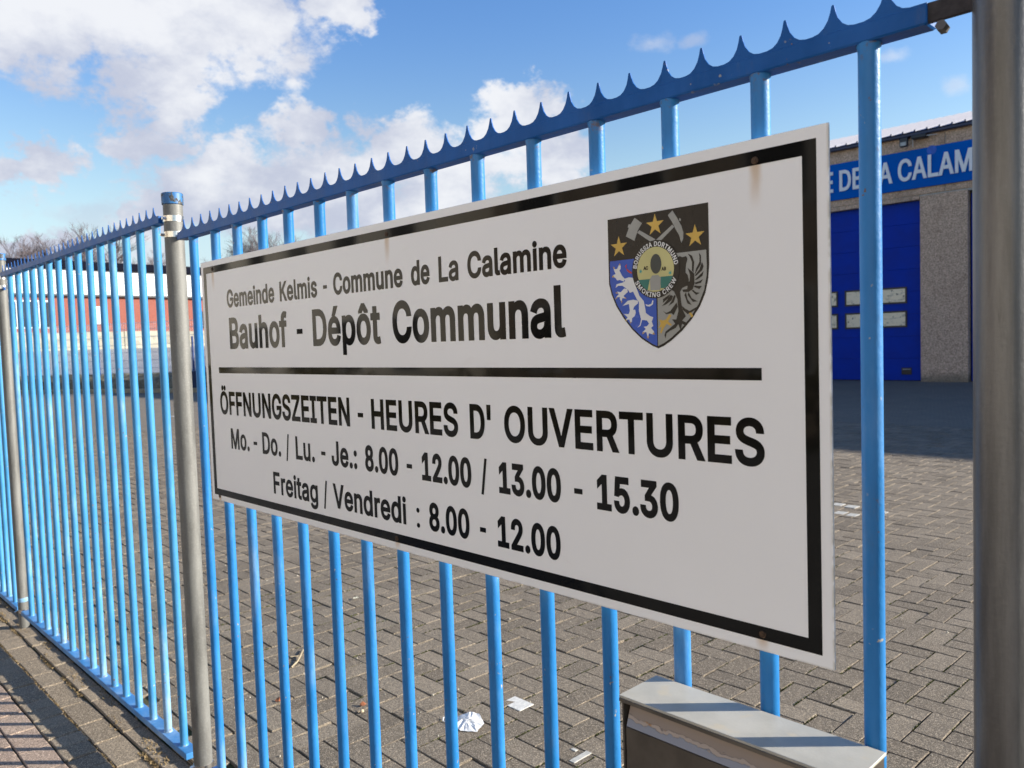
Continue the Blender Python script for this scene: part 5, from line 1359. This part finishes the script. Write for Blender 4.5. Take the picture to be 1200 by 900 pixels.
# mesh fence on the bank
wire = simple('wire_grey', (0.33, 0.38, 0.46), 0.5, 0.4)
bpost = simple('far_blue_post', (0.01, 0.04, 0.18), 0.6)
mf = thing('mesh_fence', ep(0, 1.0, 0.7), 'grey wire mesh fence with blue posts on the bank across the yard', 'fence')
for k in range(-8, 8):
    t0, t1 = -0.35 + k * 2.52, -0.35 + (k + 1) * 2.52
    a = MB()
    for z in (0.78, 0.98, 1.3, 1.62, 1.94, 2.26, 2.58, 2.84):
        a.tube(ep(t0, 1.0, z), ep(t1, 1.0, z), 0.011, n=3, caps=False)
    for i in range(25):
        t = t0 + 0.05 + i * 0.1
        a.tube(ep(t, 1.01, 0.76), ep(t, 1.01, 2.88), 0.005, n=3, caps=False)
    build('mesh_panel', a, wire, mf)
    p = ep(t0, 1.0, 0)
    build('post', MB().box(p[0] - 0.03, p[0] + 0.03, p[1] - 0.03, p[1] + 0.03, 0.10, 2.2), bpost, mf)
cbx = tag(build('cabinet', MB().bbox(-31.62, -31.22, 11.55, 11.85, 0.0, 0.82, 0.02), simple('cabinet_dark', (0.015, 0.025, 0.07), 0.5)), 'small dark blue box at the foot of the far mesh fence', 'box')

# brick hall with white cladding, well behind
HP0 = Vector((CAM.x, CAM.y)) + Vector((-0.9398, 0.3417)).normalized() * 70
HD = Vector((math.cos(R(95)), math.sin(R(95))))
HN = Vector((-HD.y, HD.x))                        # away from the camera


def hp(s_, n, z):
    p = HP0 + HD * s_ + HN * n
    return (p.x, p.y, z)


def hbox(mb, s0, s1, n0, n1, z0, z1):
    k = len(mb.v)
    mb.v += [hp(a_, b_, z) for z in (z0, z1) for b_ in (n0, n1) for a_ in (s0, s1)]
    for q in ((0, 2, 3, 1), (4, 5, 7, 6), (0, 1, 5, 4), (2, 6, 7, 3), (0, 4, 6, 2), (1, 3, 7, 5)):
        mb.f.append(tuple(k + i for i in q))
        mb.mi.append(0)
    return mb


def brick_mat():
    m, q, b, pos = base_mat('red_brick')
    n = q.noise(pos, 0.9, 5.0, 0.6)
    br = q.node('ShaderNodeTexBrick')
    br.inputs['Scale'].default_value = 4.0
    br.inputs['Color1'].default_value = (0.25, 0.065, 0.045, 1)
    br.inputs['Color2'].default_value = (0.20, 0.055, 0.038, 1)
    br.inputs['Mortar'].default_value = (0.27, 0.13, 0.10, 1)
    sp3 = q.node('ShaderNodeSeparateXYZ')
    q.l.new(pos, sp3.inputs[0])
    cb3 = q.node('ShaderNodeCombineXYZ')
    q.l.new(sp3.outputs[1], cb3.inputs[0])
    q.l.new(sp3.outputs[2], cb3.inputs[1])
    q.l.new(cb3.outputs[0], br.inputs['Vector'])
    q.put(b.inputs['Base Color'], q.mix(q.ramp(n, 0.4, 0.7, 0.0, 0.4), br.outputs[0], (0.28, 0.09, 0.065)))
    b.inputs['Roughness'].default_value = 0.9
    return m


hall = thing('brick_hall', hp(0, 0, 2), 'long red brick hall with white upper cladding behind the far fence', 'building')
bm_ = brick_mat()
white = simple('white_clad', (0.58, 0.58, 0.59), 0.5, 0, 0.04, 2)
build('brick_wall', hbox(MB(), -30, 60, 0, 14, 3.25, 6.0), bm_, hall)
for i in range(8):
    z = 6.08 + i * 0.228
    build('cladding_board', hbox(MB(), -30, 60, -0.30 + 0.02 * (i % 2) * 0, 14, z, z + 0.205), white, hall)
build('cladding_back', hbox(MB(), -29.9, 59.9, -0.22, 13.9, 5.98, 7.9), simple('clad_gap', (0.35, 0.35, 0.36), 0.8), hall)
build('soffit', hbox(MB(), -30, 60, -0.34, 0.3, 5.94, 6.07), simple('soffit_dark', (0.03, 0.03, 0.035), 0.6), hall)
build('roof', hbox(MB(), -30.3, 60.3, -0.6, 14.3, 7.92, 8.48), simple('roof_dark', (0.006, 0.007, 0.014), 0.9, spec=0.05), hall)
wf = simple('win_white', (0.7, 0.7, 0.7), 0.5)
wd = simple('win_dark', (0.03, 0.035, 0.045), 0.2)


def hwin(s0, s1, z0, z1, mat_f, mat_p, nb=1):
    w_ = build('window', hbox(MB(), s0, s1, -0.05, 0.02, z0, z1), mat_f, hall)
    for i in range(nb):
        a_, b_ = s0 + (s1 - s0) * (i / nb) + 0.08, s0 + (s1 - s0) * ((i + 1) / nb) - 0.08
        build('pane', hbox(MB(), a_, b_, -0.09, -0.055, z0 + 0.1, z1 - 0.1), mat_p, w_)


hwin(-4.6, -3.9, 3.9, 5.2, wf, simple('poster', (0.45, 0.5, 0.6), 0.5))
hwin(3.9, 4.5, 3.5, 4.9, wd, wd)
hwin(6.3, 7.3, 3.9, 5.1, wd, wf)
hwin(-12.5, -7.5, 3.6, 5.6, wf, wd, 7)
hwin(-20, -13.5, 3.6, 5.6, wf, wd, 8)
# retaining wall under the hall
rw = thing('retaining_wall', hp(0, -1.5, 1), 'pale concrete retaining wall under the brick hall', 'wall')
cw = agg_mat('beige_concrete', (0.24, 0.22, 0.165), (0.38, 0.35, 0.27), 2.0)
for i in range(-10, 20):
    build('wall_panel', hbox(MB(), i * 3.0, i * 3.0 + 2.94, -1.6, -1.3, 1.4, 3.23 + 0.03 * (i % 3)), cw, rw)
gtop = MB()
gtop.face([hp(-30, -1.3, 3.2), hp(60, -1.3, 3.2), hp(60, 0, 3.24), hp(-30, 0, 3.24)])
kind(build('terrace', gtop, M['grass']), 'structure')


# ---- bare trees beyond the hall
def tree_mesh(seed, H_, spread=0.55, depth=7):
    rt = random.Random(seed)
    tr, cr = MB(), MB()

    def grow_(p, d, L, r, k):
        q = p + d * L
        mb = tr if k <= 1 else cr
        n = 6 if k <= 1 else 3
        mb.tube(p, q, r, r * 0.72, n=n, caps=False)
        if k >= depth:
            return
        m_ = 3 if k < depth - 1 else 4
        for i in range(m_):
            w = rt.uniform(0, 2 * PI)
            s_ = rt.uniform(0.25, spread + 0.06 * k)
            t = Vector((math.cos(w), math.sin(w), rt.uniform(-0.1, 0.35))) * s_
            nd = (d + t).normalized()
            f_ = rt.uniform(0.45, 1.0) if i else 1.0
            grow_(p + d * L * f_, nd, L * rt.uniform(0.62, 0.84), r * rt.uniform(0.55, 0.70), k + 1)

    grow_(Vector((0, 0, 0)), Vector((0, 0, 1)), H_ * 0.26, H_ * 0.013, 0)
    return tr, cr


def add_tree(x, y, z, H_, seed, label, mat, spread=0.62, depth=7):
    H_ *= 0.97
    t = thing('bare_tree', (x, y, z), label, 'tree', 'bare winter trees beyond the brick hall')
    tr, cr = tree_mesh(seed, H_, spread, depth)
    zmax = max(v_[2] for v_ in cr.v)
    k = H_ / zmax
    for mb in (tr, cr):
        mb.v = [(x + a_ * k, y + b_ * k, z + c_ * k) for a_, b_, c_ in mb.v]
    build('trunk', tr, mat, t)
    build('branches', cr, mat, t)


add_tree(-84.5, 16.9, 1.5, 11.6, 1, 'bare tree just right of the far left post', M['bark_far'])
add_tree(-88.0, 21.2, 1.5, 12.0, 2, 'bare tree between the far left post and the tallest bare tree', M['bark_far'])
add_tree(-85.0, 23.6, 1.5, 13.2, 3, 'widest bare tree above the hall roof at left', M['bark_far'])
add_tree(-94.3, 32.2, 1.5, 12.4, 4, 'bare tree seen between the blue bars left of the near post', M['bark_far'])
add_tree(-92.4, 35.2, 1.5, 12.2, 5, 'bare tree directly behind the capped round post', M['bark_far'])
add_tree(-92.0, 27.5, 1.5, 11.0, 8, 'low bare tree in the gap behind the spiked rail', M['bark_far'])
add_tree(-106.0, 55.2, 1.5, 18.0, 6, 'bare treetop peeping over the sign between the bars', M['bark_far'])
add_tree(-100.0, 42.5, 1.5, 13.0, 7, 'bare tree behind the first bar right of the capped post', M['bark_far'])
# low brown scrub line that fills in under the trees
sp_ = thing('pointed_tree', (-83.5, 15.55, 2), 'slender brown pointed tree above the far left post', 'tree')
cvm = MB()
rt = random.Random(4)
for i in range(900):
    t = rt.random()
    zz_ = 3.0 + 9.6 * t
    rr = (1 - t) * 0.75 + 0.06
    w = rt.uniform(0, 2 * PI)
    r_ = rr * rt.random() ** 0.4
    c_ = Vector((-83.5 + r_ * math.cos(w), 15.55 + r_ * math.sin(w), zz_))
    s_ = 0.16
    cvm.face([c_ + Vector((rt.uniform(-s_, s_), rt.uniform(-s_, s_), rt.uniform(-s_, s_))) for _ in range(3)])
build('crown', cvm, simple('brown_foliage', (0.17, 0.12, 0.065), 0.9), sp_)
build('trunk', MB().tube((-83.5, 15.55, 1.5), (-83.5, 15.55, 12.0), 0.12, 0.04, 8), M['bark_far'], sp_)

# ================================================================== SMALL LITTER
pw = simple('paper_white', (0.74, 0.74, 0.72), 0.7, 0, 0.05)
pp = thing('paper_scrap', (-2.50, 0.95, 0), 'crumpled white paper scrap lying on the pavers near the fence', 'litter')
P0_ = [(-2.585, 0.935, 0.004), (-2.55, 1.005, 0.022), (-2.50, 1.01, 0.026), (-2.44, 0.985, 0.016), (-2.425, 0.93, 0.003), (-2.48, 0.89, 0.004), (-2.53, 0.90, 0.010)]
cn = (-2.505, 0.955, 0.022)
a = MB()
rw_ = random.Random(12)
rings_ = [P0_]
rim = []
for i in range(28):                                # crumpled: three rings of small facets
    k_, f_ = i // 4, (i % 4) / 4
    p_, q_ = P0_[k_], P0_[(k_ + 1) % 7]
    rim.append(tuple(p_[j] + (q_[j] - p_[j]) * f_ + rw_.uniform(-0.0018, 0.0018) for j in range(3)))
rr_ = [[tuple(p_[j] * (1 - t_) + cn[j] * t_ + (rw_.uniform(-0.0035, 0.0045) if t_ else 0) for j in range(3)) for p_ in rim] for t_ in (0, 0.3, 0.62, 0.86)]
for a_, b_ in zip(rr_, rr_[1:]):
    for i in range(28):
        j = (i + 1) % 28
        a.face([a_[i], a_[j], b_[j]]).face([a_[i], b_[j], b_[i]])
for i in range(28):
    a.face([rr_[-1][i], rr_[-1][(i + 1) % 28], cn])
build('sheet', a, pw, pp)
build('strap', MB().tube((-2.585, 0.935, 0.005), (-2.62, 0.915, 0.006), 0.0022, n=6).tube((-2.62, 0.915, 0.006), (-2.60, 0.895, 0.004), 0.0022, n=6).tube((-2.60, 0.895, 0.004), (-2.55, 0.905, 0.004), 0.0022, n=6), pw, pp)
tag(build('pale_square', MB().bbox(-2.545, -2.428, 1.176, 1.262, -0.001, 0.0035, 0.001), simple('pale_tile', (0.58, 0.57, 0.53), 0.85, 0, 0.15, 60, bumpd=0.001, bscale=200)), 'small pale square patch set on the pavers right of the paper scrap', 'paint patch')
tag(build('paint_dash', MB().bbox(-2.002, -1.976, 1.018, 1.118, -0.001, 0.003, 0.001).bbox(-2.055, -2.03, 1.085, 1.10, -0.001, 0.003, 0.001), wpaint), 'short white paint dash on a paver left of the letterbox', 'paint patch')
lf = simple('dead_leaf', (0.26, 0.09, 0.035), 0.8, 0, 0.3, 60)


def leaf(x, y, s_, a0, lab):
    m_ = MB()
    c_, s1 = math.cos(a0), math.sin(a0)

    def T(u, v, z):
        return (x + (u * c_ - v * s1) * s_, y + (u * s1 + v * c_) * s_, z)
    ridge = [T(-1, 0, .004), T(-.4, 0, .010), (T(.3, 0, .012)), T(1, 0, .005)]
    L_ = [T(-.55, .45, .014), T(.1, .62, .018), T(.6, .35, .012)]
    R_ = [T(-.55, -.45, .008), T(.1, -.6, .006), T(.6, -.35, .008)]
    for S_ in (L_, R_):
        m_.face([ridge[0], ridge[1], S_[0]]).face([ridge[1], S_[1], S_[0]]).face([ridge[1], ridge[2], S_[1]]).face([ridge[2], S_[2], S_[1]]).face([ridge[2], ridge[3], S_[2]])
    tag(build('dead_leaf', m_, lf), lab, 'leaf', 'dead leaves on the yard')


leaf(-3.30, 0.515, 0.019, 0.4, 'red brown dead leaf on the pavers, left of the two')
leaf(-2.975, 0.75, 0.017, 1.3, 'curled brown dead leaf closer to the paper scrap')
tw = MB()
tp = [(-3.76, 0.90, 0.006), (-3.69, 0.845, 0.010), (-3.64, 0.80, 0.007), (-3.60, 0.745, 0.005)]
for i in range(3):
    tw.tube(tp[i], tp[i + 1], 0.0035, n=5)
tag(build('twig', tw.tube(tp[1], (-3.71, 0.80, 0.012), 0.002, n=5), simple('twig', (0.38, 0.31, 0.2), 0.9)), 'thin dry twig lying between the pavers', 'twig')
tag(build('pebble', MB().lathe(-2.93, 0.715, [(0.004, 0), (0.009, 0.003), (0.008, 0.009), (0.003, 0.012)], 9), simple('pebble_pale', (0.5, 0.40, 0.26), 0.8)), 'small pale pebble beside the curled leaf', 'pebble')
fw = MB()
for k in range(9):
    w = 2 * PI * k / 9
    fw.face([(-4.27, 1.55, 0.012), (-4.27 + 0.016 * math.cos(w - .25), 1.55 + 0.016 * math.sin(w - .25), 0.014), (-4.27 + 0.019 * math.cos(w), 1.55 + 0.019 * math.sin(w), 0.012), (-4.27 + 0.016 * math.cos(w + .25), 1.55 + 0.016 * math.sin(w + .25), 0.014)])
tag(build('daisy', fw, simple('petal', (0.75, 0.72, 0.55), 0.8)), 'tiny whitish flower head on the yard pavers', 'flower')
# crumbs of mortar and grit, too many to count
gr_ = MB()
rg = random.Random(21)
for _ in range(420):
    x_, y_ = rg.uniform(-6.2, -0.4), rg.uniform(0.15, 3.4)
    s_ = rg.uniform(0.0012, 0.0042) * (1 + 0.5 * (rg.random() < 0.1))
    gr_.tube((x_, y_, -0.001), (x_ + s_ * rg.uniform(-.5, .5), y_ + s_ * rg.uniform(-.5, .5), s_ * 1.3), s_, s_ * 0.5, 5)
kind(build('grit', gr_, simple('grit', (0.46, 0.42, 0.34), 0.9, 0, 0.4, 50)), 'stuff', 'pale grit scattered over the yard pavers')

# ================================================================== ACROSS THE STREET (unseen; mirrored in black print, cream walls brighten the sign)
hcream = simple('house_cream_bounce', (0.74, 0.68, 0.57), 0.9, 0, 0.06, 1.2)  # pale render picked so these unseen walls throw light onto the sign
hb = simple('house_brown', (0.34, 0.27, 0.20), 0.9, 0, 0.25, 1.2)
hr = simple('house_roof', (0.06, 0.05, 0.05), 0.8)
hg = simple('house_glass', (0.02, 0.022, 0.025), 0.15)
hw = simple('house_white', (0.55, 0.54, 0.5), 0.6)


def house(x0, x1, y, h, lab, hb):
    t = thing('terrace_house', ((x0 + x1) / 2, y, 0), lab, 'house', 'houses across the street')
    build('wall', MB().box(x0, x1, y - 8, y, -0.1, h), hb, t)
    r_ = MB()
    r_.face([(x0 - .2, y + .3, h), (x1 + .2, y + .3, h), (x1 + .2, y - 4, h + 3), (x0 - .2, y - 4, h + 3)])
    r_.face([(x0 - .2, y - 8.3, h), (x0 - .2, y - 4, h + 3), (x1 + .2, y - 4, h + 3), (x1 + .2, y - 8.3, h)])
    build('roof', r_, hr, t)
    n = int((x1 - x0) / 2.4)
    for i in range(n):
        cx = x0 + (i + .5) * (x1 - x0) / n
        for z in (0.9, 3.6):
            w_ = build('window', MB().box(cx - .6, cx + .6, y, y + .05, z, z + 1.4), hw, t)
            build('pane', MB().box(cx - .52, cx + .52, y + .052, y + .06, z + .08, z + 1.32), hg, w_)


house(-60, -44, -11.5, 7.0, 'brown house farthest down the street', hb)
house(-42, -31, -11.0, 6.6, 'low brown house third along the street', hb)
house(-29.5, -14.5, -10.6, 7.2, 'unseen wide cream house next to the brown one, pale to brighten the sign', hcream)
house(-13, -5, -11.0, 6.4, 'brown house straight across the street', hb)
house(-4, 14, -10.6, 7.2, 'unseen cream house behind the camera, added to brighten the sign', hcream)
hd = MB()
rh = random.Random(8)
for _ in range(5000):
    x_ = rh.uniform(-60, 8)
    c_ = Vector((x_, -9.9 + rh.uniform(-.3, .3), rh.uniform(-0.1, 0.9 + 0.2 * math.sin(x_ * 0.9))))
    s_ = 0.22
    hd.face([c_ + Vector((rh.uniform(-s_, s_), rh.uniform(-s_, s_), rh.uniform(-s_, s_))) for _ in range(3)])
kind(build('hedge', hd, simple('hedge', (0.10, 0.085, 0.035), 0.9, 0, 0.4, 2)), 'stuff', 'brown winter hedge along the far side of the street')
